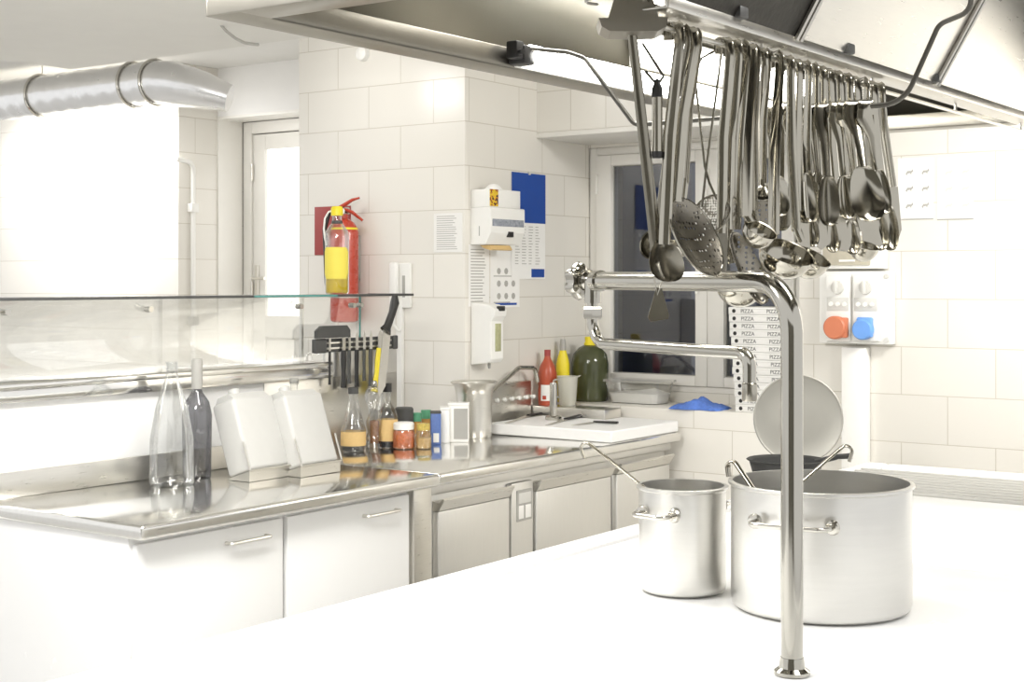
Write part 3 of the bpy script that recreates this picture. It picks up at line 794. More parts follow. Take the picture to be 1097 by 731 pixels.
tools = [
    (852, (858, 236), 'turner', 'slim turner hanging behind the spoons at their left end', [(856, 232), (852, 262), (868, 266), (866, 232)]),
    (861, (868, 234), 'spoon', 'bright spoon tip hanging behind the slotted serving spoon', (870, 248, 16, 34, 4)),
    (869, (878, 232), 'turner', 'narrow bright turner behind the dark serving spoon', [(874, 232), (872, 262), (880, 268), (888, 262), (884, 232)]),
    (878, (889, 236), 'spoon', 'long spoon with bright bowl over the fuse box', (892, 252, 18, 38, 5)),
    (886, (899, 232), 'turner', 'wide bright turner hanging over the fuse box', [(895, 232), (894, 266), (908, 270), (912, 262), (905, 232)]),
    (895, (909, 236), 'spoon', 'rounded bright spoon between two turners over the fuse box', (913, 254, 18, 38, 5)),
    (905, (918, 236), 'ladle', 'small bright ladle hanging low over the fuse box corner', (926, 263, 16, 18)),
    (914, (928, 228), 'turner', 'bright turner behind the broadest serving spoon', [(922, 228), (924, 258), (936, 274), (946, 262), (936, 228)]),
    (923, (939, 226), 'spoon', 'bright spoon second from the right end of the rail', (942, 246, 20, 46, 5)),
    (932, (948, 222), 'spoon', 'bright pale spoon at the right end of the rail', (953, 244, 20, 50, 5)),
    (940, (956, 200), 'turner', 'palest turner furthest right on the hood rail', [(952, 200), (956, 246), (962, 258), (966, 246), (962, 200)]),
]
for px, neck, kind, label, g in tools:
    nm = {'turner': 'turner', 'spoon': 'serving_spoon', 'ladle': 'ladle'}[kind]
    kw = dict(poly=g) if kind == 'turner' else dict(c=g)
    long_tool(nm, label, {'turner': 'turner', 'spoon': 'spoon', 'ladle': 'ladle'}[kind], px, neck, 8, kind, 'utensil', dd=0.05, **kw)

# serving spoons on the bent rod
def rod_spoon(label, px, head, w=9, mat='utensil', slot=False, dd=0.0, n=(0.1, 1, 0.15), name='serving_spoon'):
    top = onY(px, 128 - (px - 826) * 0.115, 2.95)
    top.z = 1.974 + 0.006
    d = (top - EYEP).dot(FW)
    s = d / F_PX
    o = thing(name, label, 'spoon', top, group='serving spoons on the bent rod')
    x, y, Wd, L_, dep = head
    Cc = at(x, y, d - 0.02 + dd) - top
    N = at(x + (px - x) * 0.25, y - L_ * 0.46, d - 0.015 + dd) - top
    back = V((0, 1, 0))
    path = handle_path(N, back, 0.010)
    ww = w * 1.35 * s / 2
    k = len(path)
    MB().tube(path, [ww * 0.45, ww * 0.7, ww * 1.15] + [ww] * (k - 3), 10, ref=RT, flat=0.22).build('handle', mat, o)
    yv = (Cc - N).normalized()
    nrm = cv(*n).normalized()
    mb = MB()
    spoon_mesh(mb, frame(Cc, yv.cross(nrm), nrm), L_ * s, Wd * s, dep * s, slot=slot)
    mb.build('spoon_bowl', mat, o)
    return o
RS = [
    ('leftmost serving spoon on the rod with shiny bowl', 827, (833, 210, 26, 46, 5), 9, 'utensil', False, 0.0, (-0.2, 1, 0.2)),
    ('deep serving spoon below the leftmost spoon and facing down', 836, (838, 226, 24, 44, 6), 8, 'utensil_d', False, 0.05, (0.1, 1, -0.2)),
    ('narrow serving spoon hanging between shiny and slotted spoons', 846, (851, 203, 16, 42, 4), 8, 'utensil', False, 0.03, (0.5, 1, 0.1)),
    ('slotted serving spoon with one long oval opening', 858, (865, 211, 26, 56, 5), 10, 'utensil', True, -0.02, (0.1, 1, 0.15)),
    ('serving spoon half hidden right of the slotted spoon', 868, (878, 208, 18, 50, 5), 9, 'utensil', False, 0.04, (0.3, 1, 0.1)),
    ('darkest serving spoon in the middle of the rod', 881, (888, 215, 25, 54, 6), 10, 'utensil_d', False, -0.02, (0.25, 1, 0.0)),
    ('pale serving spoon left of the broadest spoon', 898, (907, 211, 23, 50, 5), 11, 'utensil', False, 0.02, (0.15, 1, 0.15)),
    ('broadest serving spoon on the right half of the rod', 914, (929, 207, 36, 62, 6), 12, 'utensil', False, -0.03, (0.05, 1, 0.2)),
    ('serving spoon at the right end of the rod', 928, (945, 205, 20, 50, 5), 11, 'utensil', False, 0.03, (0.3, 1, 0.1)),
    ('slim serving spoon tucked behind the broadest spoon', 905, (918, 206, 18, 46, 5), 10, 'utensil', False, 0.07, (0.2, 1, 0.1)),
]
for a in RS: rod_spoon(a[0], a[1], a[2], a[3], a[4], a[5], a[6], a[7])

# ================================================================== WORKTOP RUN
CXF, CXB, CZ = -3.27, -4.040, 0.90
YJ = 4.13
ct = thing('worktop', 'polished steel worktop on the right with drawers below', 'worktop', (CXB, YJ, 0))
def CL(x, y, z): return (x - CXB, y - YJ, z)
MB().box(CL(CXB, YJ + 0.001, 0.855), CL(CXF, 5.95, CZ), 0.014, seg=4).build('top_slab', 'steel_h', ct)
MB().box(CL(CXB + 0.004, 5.80, CZ), CL(-3.60, 5.947, 0.995), 0.004).build('end_upstand', 'steel', ct)
MB().box(CL(-4.036, 5.34, CZ), CL(-4.018, 5.795, 1.118), 0.003).build('side_upstand', 'steel', ct)
hk = MB()
for k in range(6): hk.lathe([(0, 0), (0.009, 0), (0.011, 0.014), (0.006, 0.02), (0, 0.02)], 12, frame(CL(-4.018, 5.50 + 0.06 * k, 1.04), V((0, 1, 0)), V((1, 0, 0))))
hk.build('hook_row', 'white', ct)
ct2 = thing('worktop', 'pale steel worktop on the left under bottles and white canisters', 'worktop', (CXB, 2.75, 0))
def C2(x, y, z): return (x - CXB, y - 2.75, z)
MB().box(C2(CXB, 2.75, 0.855), C2(CXF + 0.006, YJ - 0.001, CZ), 0.012, seg=4).build('top_slab', 'steel_h', ct2)
MB().box(C2(-4.038, 2.75, CZ), C2(-4.026, 4.05, 0.985), 0.002).build('back_upstand', 'steel', ct2)
# refrigerated drawer unit under the right worktop
XF = -3.315
def yx(px): return onX(px, 500, XF).y
fu = thing('refrigerator_counter', 'steel refrigerated counter unit with sloped handles and small display', 'refrigerator', (CXB, YJ, 0))
MB().box(CL(-4.03, YJ + 0.01, 0.12), CL(XF - 0.03, 5.92, 0.853), 0.004).build('carcass', 'steel_front', fu)
MB().box(CL(XF - 0.03, YJ + 0.01, 0.815), CL(XF - 0.002, 5.93, 0.853), 0.006).build('top_rail', 'steel_front', fu)
def front(parent, y0, y1, LF, z0=0.2, z1=0.80, mat='steel_front'):
    o = MB().box(LF(XF - 0.029, y0, z0), LF(XF, y1, z1 - 0.05), 0.005).build('door', mat, parent)
    h = MB()
    h.prism([(LF(XF - 0.029, 0, 0)[0], z1 - 0.048), (LF(XF + 0.0, 0, 0)[0], z1 - 0.048), (LF(XF + 0.026, 0, 0)[0], z1 - 0.006), (LF(XF + 0.022, 0, 0)[0], z1), (LF(XF - 0.002, 0, 0)[0], z1 - 0.02), (LF(XF - 0.029, 0, 0)[0], z1 - 0.012)], LF(0, y0, 0)[1], LF(0, y1, 0)[1], plane='xz')
    h.build('handle', 'steel', o, angle=20)
    return o
front(fu, yx(470), yx(546), CL)
front(fu, yx(575), yx(655), CL)
front(fu, yx(661), 5.915, CL)
MB().box(CL(XF - 0.029, yx(549), 0.2), CL(XF - 0.004, yx(572), 0.80), 0.004).build('control_panel', 'steel_front', fu)
q0, q1 = onX(554, 526, XF), onX(570, 556, XF)
dp = MB().box(CL(XF - 0.006, q0.y, q1.z), CL(XF + 0.001, q1.y, q0.z), 0.003).build('display', 'grey', fu)
mid = (q0.z + q1.z) / 2
MB().box(CL(XF, q0.y + 0.01, mid + 0.008), CL(XF + 0.0025, q1.y - 0.01, q0.z - 0.012), 0.001).build('readout', 'lgrey', dp)
MB().box(CL(XF, q0.y + 0.01, q1.z + 0.01), CL(XF + 0.0025, (q0.y + q1.y) / 2 - 0.008, mid), 0.001).box(CL(XF, (q0.y + q1.y) / 2 + 0.004, q1.z + 0.01), CL(XF + 0.0025, q1.y - 0.01, mid), 0.001).build('button', 'white', dp)
for y in (YJ + 0.08, 5.85):
    for x in (-3.95, -3.42):
        MB().lathe([(0, 0), (0.025, 0), (0.02, 0.12), (0, 0.12)], 14, Matrix.Translation(CL(x, y, 0))).build('leg', 'steel', fu)
# left base cabinet
bc = thing('base_cabinet', 'pale steel base cabinet under the left worktop', 'cabinet', (CXB, 2.75, 0))
MB().box(C2(-4.03, 2.77, 0.12), C2(XF - 0.03, YJ - 0.01, 0.853), 0.004).build('carcass', 'washout', bc)  # white instead of steel, overexposure put into the colour
for y0, y1 in ((2.78, 3.38), (3.40, yx(440))):
    o = MB().box(C2(XF - 0.029, y0, 0.17), C2(XF - 0.006, y1, 0.835), 0.005).build('door', 'washout', bc)
    MB().tube(fillet([C2(XF - 0.008, y1 - 0.25, 0.79), C2(XF + 0.022, y1 - 0.25, 0.79), C2(XF + 0.022, y1 - 0.08, 0.79), C2(XF - 0.008, y1 - 0.08, 0.79)], 0.01), 0.006, 8).build('handle', 'steel', o)
MB().box(C2(XF - 0.03, yx(443), 0.12), C2(XF + 0.002, yx(462), 0.853), 0.003).build('corner_post', 'steel', bc)
for y in (2.85, 4.02):
    for x in (-3.95, -3.42):
        MB().lathe([(0, 0), (0.025, 0), (0.02, 0.12), (0, 0.12)], 14, Matrix.Translation(C2(x, y, 0))).build('leg', 'steel', bc)

# raised pass shelf behind the worktop
ps = thing('pass_shelf', 'long raised steel pass shelf running behind the left worktop', 'shelf', (-4.30, 2.7, 0))
def PSL(x, y, z): return (x + 4.30, y - 2.7, z)
MB().box(PSL(-4.30, 2.7, 1.245), PSL(-4.055, 4.42, 1.272), 0.008, seg=3).box(PSL(-4.075, 2.7, 1.205), PSL(-4.055, 4.42, 1.25), 0.004).build('top', 'steel_h', ps)
MB().box(PSL(-4.10, 2.7, 0.0), PSL(-4.085, 4.05, 1.205), 0.002).build('back_panel', 'washout', ps)  # left panel white for the bright fade, steel continues beyond
MB().box(PSL(-4.10, 4.052, 0.0), PSL(-4.085, 4.86, 1.205), 0.002).build('back_panel', 'steel', ps)
MB().box(PSL(-4.10, 4.40, 1.205), PSL(-4.085, 4.86, 1.36), 0.002).build('rack_panel', 'steel_front', ps)
for y in (2.8, 3.6, 4.36):
    MB().box(PSL(-4.28, y, 0), PSL(-4.25, y + 0.03, 1.245), 0.002).build('post', 'steel', ps)
# glass overshelf
gs = thing('glass_shelf', 'clear glass overshelf with dark front edge above the pass shelf', 'shelf', (-4.20, 2.7, 1.272))
def GL(x, y, z): return (x + 4.20, y - 2.7, z - 1.272)
gp_ = MB().box(GL(-4.20, 2.7, 1.540), GL(-3.95, 4.80, 1.549), 0.001).build('glass_top', 'glass_g', gs)
MB().box(GL(-3.952, 2.7, 1.5395), GL(-3.944, 4.80, 1.5495), 0.001).box(GL(-4.2, 4.796, 1.5395), GL(-3.944, 4.803, 1.5495), 0.001).build('dark_edge', 'charcoal', gs)
MB().box(GL(-3.945, 3.86, 1.541), GL(-3.9425, 4.32, 1.5485)).build('green_edge', 'glass_edge', gs)
MB().box(GL(-4.135, 2.7, 1.274), GL(-4.127, 4.66, 1.540), 0.001).build('glass_back', 'glass_g', gs)
MB().box(GL(-4.126, 4.655, 1.30), GL(-4.120, 4.662, 1.540), 0.001).build('green_edge', 'glass_edge', gs)
for y in (2.9, 3.5, 4.28, 4.60, 4.65):
    MB().tube([GL(-4.128, y, 1.50), GL(-4.10, y, 1.50)], 0.011, 14).build('glass_clamp', 'chrome', gs)
for y in (2.85, 3.6, 4.35):
    MB().tube([GL(-4.17, y, 1.2725), GL(-4.17, y, 1.54)], 0.009, 12).build('upright', 'steel', gs)

# ================================================================== KNIFE RACK
k0 = onX(336, 371, -4.07); k1 = onX(425, 372, -4.07)
kz = 1.335
kr = thing('knife_rack', 'dark wall strip knife rack behind the jars', 'knife rack', (-4.07, k0.y, kz))
KW = k1.y - k0.y
MB().box((-0.012, 0, -0.026), (0.0, KW, 0.03), 0.004).build('strip', 'charcoal', kr)
MB().box((0.0, 0.07, 0.008), (0.006, KW - 0.04, 0.016), 0.002).box((0.0, 0.07, -0.014), (0.006, KW - 0.04, -0.006), 0.002).build('magnet_bar', 'steel', kr)
MB().box((-0.004, 0.0, -0.028), (0.01, 0.07, 0.032), 0.012, seg=4).build('end_cap', 'charcoal', kr)
MB().box((-0.004, KW - 0.03, -0.028), (0.01, KW, 0.032), 0.012, seg=4).build('end_cap', 'charcoal', kr)
cl = thing('cleaver', 'grey rounded slab held on top of the knife rack', 'cleaver', (-4.055, k0.y - 0.0, kz + 0.034))
MB().prism([(0.0, 0.0), (0.2, 0.0), (0.2, 0.03), (0.18, 0.05), (0.03, 0.05), (0.0, 0.03)], -0.012, 0.006, plane='yz').build('slab', 'charcoal', cl)
KN = [(352, 'black', 'leftmost small black handled knife on the rack', 36, 3), (367, 'black', 'broad black handled knife second on the rack', 40, 6), (373, 'charcoal', 'dark knife close beside the broad black one', 36, 4),
      (381, 'black', 'black handled knife in the middle of the rack', 40, 5), (389, 'charcoal', 'grey handled knife right of the rack middle', 34, 4), (396, 'charcoal', 'rightmost grey handled knife left of yellow one', 40, 5)]
def rack_knife(px, mat, label, hpx, wpx, lean=0.0, yellow=False):
    p = onX(px, 371, -4.062)
    s = pxm(1, p)
    o = thing('knife', label, 'knife', (-4.056, p.y, kz - 0.02), group='knives on the rack')
    MB().prism([(-wpx * s * 0.4, -0.002), (wpx * s * 0.4, -0.002), (wpx * s * 0.45, 0.05), (wpx * s * 0.1, 0.08), (-wpx * s * 0.4, 0.06)], 0.0, 0.0025, plane='yz').build('blade', 'steel', o)
    L = hpx * s
    MB().tube([(0, 0, 0.0), (0, lean * 0.2, -L * 0.25), (0, lean * 0.5, -L * 0.6), (0, lean, -L)], [wpx * s * 0.55, wpx * s * 0.62, wpx * s * 0.5, wpx * s * 0.68], 10, ref=V((0, 1, 0)), flat=0.6).build('handle', mat, o)
for px, mat, label, h, w in KN: rack_knife(px, mat, label, h, w)
rack_knife(406, 'yellow', 'knife with bright yellow handle on the rack', 46, 9, lean=-0.035)
# long slicing knife hanging at the end of the shelf
P = onX(423, 316, -3.93)
lk = thing('slicing_knife', 'long slicing knife with black handle at the glass shelf end', 'knife', P)
def LC(x, y): return onX(x, y, -3.93) - P
MB().tube([LC(423, 316), LC(423, 324), LC(420, 336), LC(415, 350), LC(413, 355)], [0.016, 0.026, 0.021, 0.022, 0.034], 12, ref=V((0, 1, 0)), flat=0.45).build('handle', 'black', lk)
mb = MB()
pts = [LC(411, 352), LC(419, 354), LC(413, 414), LC(406, 426), LC(405, 416)]
A_ = [mb.bm.verts.new(p) for p in pts]; B_ = [mb.bm.verts.new(p - V((0.003, 0, 0))) for p in pts]
mb.bm.faces.new(A_); mb.bm.faces.new(list(reversed(B_)))
for i in range(5): mb.bm.faces.new((A_[i], A_[(i + 1) % 5], B_[(i + 1) % 5], B_[i]))
mb.build('blade', 'steel', lk, angle=20)

# ================================================================== BOTTLES, JARS
def base(px, py, z=CZ): return onZ(px, py, z)
def pr(px_prof, p):
    """profile given in picture pixels (radius, height) -> metres at p"""
    s = pxm(1, p); return [(r * s, h * s) for r, h in px_prof]

# bottle with yellow label on the glass shelf
p = at(361, 315, 5.95); p.z = 1.5495
b = thing('bottle', 'clear oil bottle with yellow label on the glass shelf', 'bottle', p)
MB().lathe(pr([(0, 0), (11.5, 0), (13, 2), (13, 60), (12, 67), (6, 76), (5, 80), (5, 86), (0, 86)], p), 32).build('glass_body', 'glass', b)
MB().lathe(pr([(0, 1.5), (11.5, 1.5), (11.8, 3), (11.8, 22), (0, 22)], p), 32).build('oil', 'oil_yellow', b)
lab = MB(); s = pxm(1, p)
pc = [(13.25 * s * math.cos(a), 13.25 * s * math.sin(a)) for a in [i * PI / 40 - 1.45 for i in range(0, 38)]]
a0 = math.atan2(-FW.y, -FW.x)
for (z0, z1, n0) in ((16, 18.5, 4), (18.5, 21, 2), (21, 46, 0), (46, 48.5, 2), (48.5, 50, 4)):
    for i in range(n0, 37 - n0):
        A0 = a0 - 1.25 + 2.5 * i / 37; A1 = a0 - 1.25 + 2.5 * (i + 1) / 37
        R_ = 13.3 * s
        lab.quad([(R_ * math.cos(A0), R_ * math.sin(A0), z0 * s), (R_ * math.cos(A1), R_ * math.sin(A1), z0 * s), (R_ * math.cos(A1), R_ * math.sin(A1), z1 * s), (R_ * math.cos(A0), R_ * math.sin(A0), z1 * s)])
lab.build('label', 'yellabel', b)
MB().lathe(pr([(0, 84), (6.5, 84), (6.5, 92), (5, 94), (0, 94)], p), 20).build('cap', 'yellow', b)
MB().lathe(pr([(0, 75.5), (6.2, 75.5), (5.6, 78.5), (0, 78.5)], p), 20).build('collar', 'charcoal', b)
MB().tube([V((0, 0, 90 * s)) + cv(-x * s, 0, z * s) for x, z in ((3, 0), (9, -2), (13, -9), (14, -20), (13, -30), (11, -38))], 1.0 * s, 8).build('pour_spout', 'white', b)

# conical carafe, pepper mill, oil bottle
p = base(378.5, 484)
b = thing('bottle', 'conical clear bottle with dark cap and tan label', 'bottle', p, group='jars and bottles on the worktop')
MB().lathe(pr([(0, 0), (12.5, 0), (13.5, 2), (13.5, 24), (12, 28), (5, 55), (4.6, 64), (0, 64)], p), 32).build('glass_body', 'glass', b)
MB().lathe(pr([(0, 1.5), (11.5, 1.5), (12, 3), (12, 9), (0, 9)], p), 28).build('sauce', 'charcoal', b)
MB().lathe(pr([(13.7, 7), (13.7, 22)], p), 32).build('label', 'tan', b)
MB().lathe(pr([(0, 62), (5.6, 62), (5.6, 68.5), (0, 69.5)], p), 20).build('cap', 'charcoal', b)
p = base(401, 481)
b = thing('pepper_mill', 'clear turned pepper mill between conical bottle and oil bottle', 'pepper mill', p, group='jars and bottles on the worktop')
MB().lathe(pr([(0, 0), (9, 0), (10, 3), (8, 8), (9.5, 12), (7, 18), (8.5, 24), (9, 30), (6, 38), (6.5, 44), (9.5, 50), (10.5, 57), (9, 63), (4, 67), (0, 67)], p), 32).build('body', 'glass', b)
MB().lathe(pr([(0, 6), (4.5, 6), (5, 30), (0, 31)], p), 16).build('peppercorns', noise_mat('peppercorns', (0.30, 0.16, 0.09), 0.8, var=0.7, scale=260), b)
MB().lathe(pr([(0, 66), (3, 66), (3.5, 70), (2, 73), (0, 73.5)], p), 16).build('knob', 'chrome', b)
p = base(415, 480)
b = thing('bottle', 'dark oil bottle with orange tan label and black cap', 'bottle', p, group='jars and bottles on the worktop')
MB().lathe(pr([(0, 0), (10.5, 0), (11, 2), (11, 34), (9, 40), (4.5, 47), (3.6, 52), (3.6, 62), (0, 62)], p), 32).build('glass_body', 'glass', b)
MB().lathe(pr([(0, 1.2), (10, 1.2), (10.2, 8), (10.2, 12), (0, 12)], p), 28).build('vinegar', 'glass_dark', b)
MB().lathe(pr([(11.2, 8), (11.2, 31)], p), 32).build('label', 'tan', b)
MB().lathe(pr([(0, 60), (4.6, 60), (4.6, 69), (0, 69.5)], p), 18).build('cap', 'black', b)
p = base(433, 474)
b = thing('jar', 'tall jar with wide black lid behind the orange jar', 'jar', p, group='jars and bottles on the worktop')
MB().lathe(pr([(0, 0), (9, 0), (9.5, 2), (9.5, 22), (0, 22)], p), 28).build('glass_body', 'oil_amber', b)
MB().lathe(pr([(0, 21), (9.8, 21), (9.8, 36), (8.5, 37.5), (0, 37.5)], p), 28).build('lid', 'charcoal', b)
p = base(432.5, 481)
b = thing('jar', 'orange relish jar with white lid', 'jar', p, group='jars and bottles on the worktop')
MB().lathe(pr([(0, 0), (11, 0), (12, 2), (12, 17), (10, 22), (0, 22)], p), 32).build('glass_body', 'glass', b)
MB().lathe(pr([(0, 1.3), (11, 1.3), (11.4, 3), (11.4, 17), (9.5, 20), (0, 20)], p), 28).build('relish', 'orange', b)
MB().lathe(pr([(0, 21), (11, 21), (11.2, 27), (10, 28.5), (0, 28.5)], p), 28).build('lid', 'white', b)
p = base(453.5, 481)
b = thing('jar', 'small jar with yellow speckled lid right of orange jar', 'jar', p, group='jars and bottles on the worktop')
MB().lathe(pr([(0, 0), (8, 0), (8.8, 2), (8.8, 15), (6.5, 21), (0, 21)], p), 28).build('glass_body', 'glass', b)
MB().lathe(pr([(0, 1.2), (8, 1.2), (8.2, 12), (0, 12)], p), 24).build('spice', 'tan', b)
MB().lathe(pr([(0, 20), (7, 20), (7, 27), (0, 28)], p), 24).build('lid', noise_mat('speckled lid', (0.55, 0.42, 0.10), 0.5, var=0.7, scale=150), b)
for px, py, h, lab_ in ((446, 473, 31, 'left green capped spice jar behind small jar'), (456.5, 471, 32, 'right green capped spice jar behind small jar')):
    p = base(px, py)
    b = thing('spice_jar', lab_, 'jar', p, group='jars and bottles on the worktop')
    MB().lathe(pr([(0, 0), (4.8, 0), (5.2, 1), (5.2, h - 9), (0, h - 9)], p), 24).build('glass_body', 'oil_amber', b)
    MB().lathe(pr([(0, h - 9.5), (5.6, h - 9.5), (5.6, h - 0.5), (0, h)], p), 24).build('cap', 'green', b)
def carton(label, px, py, w, dpt, h, mat, top, rz=0.0, name='carton', panel=None):
    p = base(px, py); s = pxm(1, p)
    b = thing(name, label, 'box', p, math.atan2(RT.y, RT.x) + rz, group='jars and bottles on the worktop')
    w, dpt, h = w * s, dpt * s, h * s
    MB().box((-w / 2, 0, 0), (w / 2, dpt, h * 0.93), 0.003).build('body', mat, b)
    MB().box((-w / 2 - 0.001, -0.001, h * 0.93), (w / 2 + 0.001, dpt + 0.001, h), 0.002).build('lid', top, b)
    if panel:
        MB().box((-w / 2 + panel[0] * w, -0.0016, panel[1] * h), (-w / 2 + panel[2] * w, 0.0, panel[3] * h)).build('label', panel[4], b)
    return b
carton('small blue printed tin beside white cartons', 467, 477, 11, 12, 36, 'bluetin', 'charcoal', 0.1, 'tin', (0.25, 0.08, 0.8, 0.35, 'white'))
carton('plain white carton between blue tin and grey panel carton', 476.5, 475, 10, 22, 38, 'white', 'white', 0.05)
carton('white carton with a dark grey front panel', 491, 474, 22, 16, 42, 'white', 'white', -0.03, panel=(0.28, 0.08, 0.96, 0.86, 'grey'))

# bain-marie pot with rim next to the cutting board
p = base(508, 468)
b = thing('bain_marie', 'tall steel container with wide rim beside the cutting board', 'container', p)
MB().lathe(pr([(0, 0), (18, 0), (18.5, 1.5), (18.5, 10), (19.5, 46), (21.5, 54), (25, 57.5), (25.5, 58.5), (24.5, 59.5), (20, 57), (18.5, 46), (17.5, 3), (0, 2)], p), 40).build('body', 'steel', b)
p = V((-3.97, 5.62, 0.90))
q = onX(519, 426, -3.97)
sp_ = thing('sink_tap', 'curved chrome sink tap spout by the side wall', 'tap', (-4.0, q.y, 0.9))
g1 = onX(556, 394, -3.97); g2 = onX(573, 394, -3.97); g3 = onX(576, 409, -3.97)
O = V((-4.0, q.y, 0.9))
MB().tube(fillet([V((0.03, -0.03, 0.0)), q - O, g1 - O, g2 - O, g3 - O], [0, .05, .05, .04, 0], 8), 0.011, 14).build('spout', 'chrome', sp_)
MB().lathe([(0, 0.001), (0.020, 0.001), (0.020, 0.012), (0.015, 0.05), (0, 0.05)], 20, Matrix.Translation((0.03, -0.03, 0))).build('base', 'chrome', sp_)

# cutting board and what lies on it
BZ = 0.952
cb = thing('cutting_board', 'thick white cutting board covering the worktop end', 'cutting board', (-3.945, 5.34, CZ))
MB().prism([(0, 0), (0.665, 0), (0.665, 0.595), (0.355, 0.595), (0.355, 0.448), (0, 0.448)], 0.001, BZ - CZ).build('board', 'board', cb, angle=20, bevel=0.006)
p = onZ(593, 450, BZ)
mp_ = thing('meat_pounder', 'steel meat pounder standing on the cutting board', 'meat pounder', p)
MB().lathe(pr([(0, 0.1), (8.5, 0.1), (9, 1), (9, 3), (7, 4.5), (0, 4.5)], p), 28).build('disc', 'chrome', mp_)
MB().lathe(pr([(0, 4), (4.2, 4), (4.2, 37), (3.6, 40), (0, 41)], p), 20).build('handle', 'chrome', mp_)
def board_knife(label, h0, h1, tip, w, mat='black', name='knife'):
    A0, A1, T_ = onZ(*h0, BZ + 0.008), onZ(*h1, BZ + 0.008), onZ(*tip, BZ + 0.004)
    o = thing(name, label, 'knife', (A0.x, A0.y, BZ), group='knives lying on the cutting board')
    O = V((A0.x, A0.y, BZ))
    MB().tube([A0 - O, (A0 + A1) / 2 - O, A1 - O], [w, w * 0.9, w * 0.75], 10, ref=(A1 - A0).cross(UP), flat=0.55).build('handle', mat, o)
    v = (T_ - A1); sd = v.cross(UP).normalized() * 0.018
    mb = MB()
    pts = [A1 - O + sd, A1 - O - sd * 0.6, A1 - O + v * 0.8 - sd * 0.6, T_ - O]
    pts = [V((q_.x, q_.y, 0.004)) for q_ in pts]
    X_ = [mb.bm.verts.new(q_) for q_ in pts]; Y_ = [mb.bm.verts.new(q_ + UP * 0.002) for q_ in pts]
    mb.bm.faces.new(X_); mb.bm.faces.new(list(reversed(Y_)))
    for i in range(4): mb.bm.faces.new((X_[i], X_[(i + 1) % 4], Y_[(i + 1) % 4], Y_[i]))
    mb.build('blade', 'steel', o, angle=20)
board_knife('knife with black handle behind the meat pounder', (591, 441), (566, 445), (541, 454), 0.013)
board_knife('black handled knife just right of the meat pounder', (631, 443.5), (606, 449), (584, 456), 0.016)
board_knife('short black handled knife nearest the board front', (662, 453), (636, 452), (612, 456), 0.011)

# ledge: bottles, jug, tub, cloth, boxes
LZ = 1.0
p = V((-3.985, 6.03, LZ)); 
def ledge(px, Y): 
    r = onY(px, 400, Y); return V((r.x, Y, LZ))
p = ledge(586.5, 5.875); p.z = 0.9955
b = thing('bottle', 'red sauce bottle with white label on the window ledge', 'bottle', p, group='bottles on the window ledge')
MB().lathe(pr([(0, 0), (9.5, 0), (10.2, 2), (10.2, 16), (9.6, 20), (10.2, 24), (10, 34), (8, 42), (4, 49), (3, 53), (0, 53)], p), 28).build('body', 'ketchup', b)
MB().lathe(pr([(0, 52.5), (3.4, 52.5), (3.4, 59), (0, 59)], p), 16).build('cap', 'darkred', b)
lb = MB(); s = pxm(1, p)
for i in range(16):
    A0 = a0 - 0.75 + 1.3 * i / 16; A1 = a0 - 0.75 + 1.3 * (i + 1) / 16; R_ = 10.45 * s
    lb.quad([(R_ * math.cos(A0), R_ * math.sin(A0), 5 * s), (R_ * math.cos(A1), R_ * math.sin(A1), 5 * s), (R_ * math.cos(A1), R_ * math.sin(A1), 22 * s), (R_ * math.cos(A0), R_ * math.sin(A0), 22 * s)])
lo = lb.build('label', 'white', b)
lb = MB()
for i in range(4):
    A0 = a0 - 0.55 + 0.4 * i / 4; A1 = a0 - 0.55 + 0.4 * (i + 1) / 4; R_ = 10.6 * s
    lb.quad([(R_ * math.cos(A0), R_ * math.sin(A0), 6.5 * s), (R_ * math.cos(A1), R_ * math.sin(A1), 6.5 * s), (R_ * math.cos(A1), R_ * math.sin(A1), 10.5 * s), (R_ * math.cos(A0), R_ * math.sin(A0), 10.5 * s)])
lb.build('red_mark', 'red', lo)
p = ledge(603, 6.035)
b = thing('bottle', 'slim yellow bottle with grey cap on the window ledge', 'bottle', p, group='bottles on the window ledge')
MB().lathe(pr([(0, 0), (7, 0), (7.4, 2), (7.2, 40), (6, 46), (4, 53), (3.2, 56), (0, 56)], p), 24).build('body', 'yellow', b)
MB().lathe(pr([(0, 55), (3.6, 55), (3.4, 62), (2.6, 67), (0, 67)], p), 16).build('cap', 'grey', b)
p = ledge(632, 6.16)
b = thing('oil_jug', 'large dark green oil jug with yellow cap on window ledge', 'jug', p, group='bottles on the window ledge')
MB().lathe(pr([(0, 0), (18, 0), (19.5, 2), (19.8, 4), (19.8, 40), (18, 50), (12, 57), (6, 60), (0, 60)], p), 40).build('body', 'oil_dark', b)
MB().lathe(pr([(0, 59), (6.5, 59), (6.5, 62), (5.5, 62.5), (5.5, 68.5), (0, 69)], p), 20).build('cap', 'yellow', b)
s = pxm(1, p)
MB().tube(fillet([V((0, 0, 60 * s)), cv(7 * s, 0, 66 * s), cv(13 * s, 0, 64 * s), cv(12 * s, 0, 60.5 * s), cv(6 * s, 0, 60.2 * s)], 2 * s), 1.1 * s, 8).build('carry_ring', 'yellow', b)
p = ledge(608, 5.88); p.z = 0.9955
b = thing('measuring_jug', 'frosted plastic measuring jug in front of yellow bottle', 'jug', p)
MB().lathe(pr([(0, 0), (8.5, 0), (9, 1), (11.2, 31), (11.8, 32), (10.8, 31.5), (8.4, 1.6), (0, 1.6)], p), 28).build('body', 'frost', b)
s = pxm(1, p)
MB().tube(fillet([cv(-10 * s, 0, 28 * s), cv(-15 * s, 0.0, 28 * s), cv(-15 * s, 0, 12 * s), cv(-9.4 * s, 0, 9 * s)], 4 * s), 1.1 * s, 8).build('handle', 'frost', b)
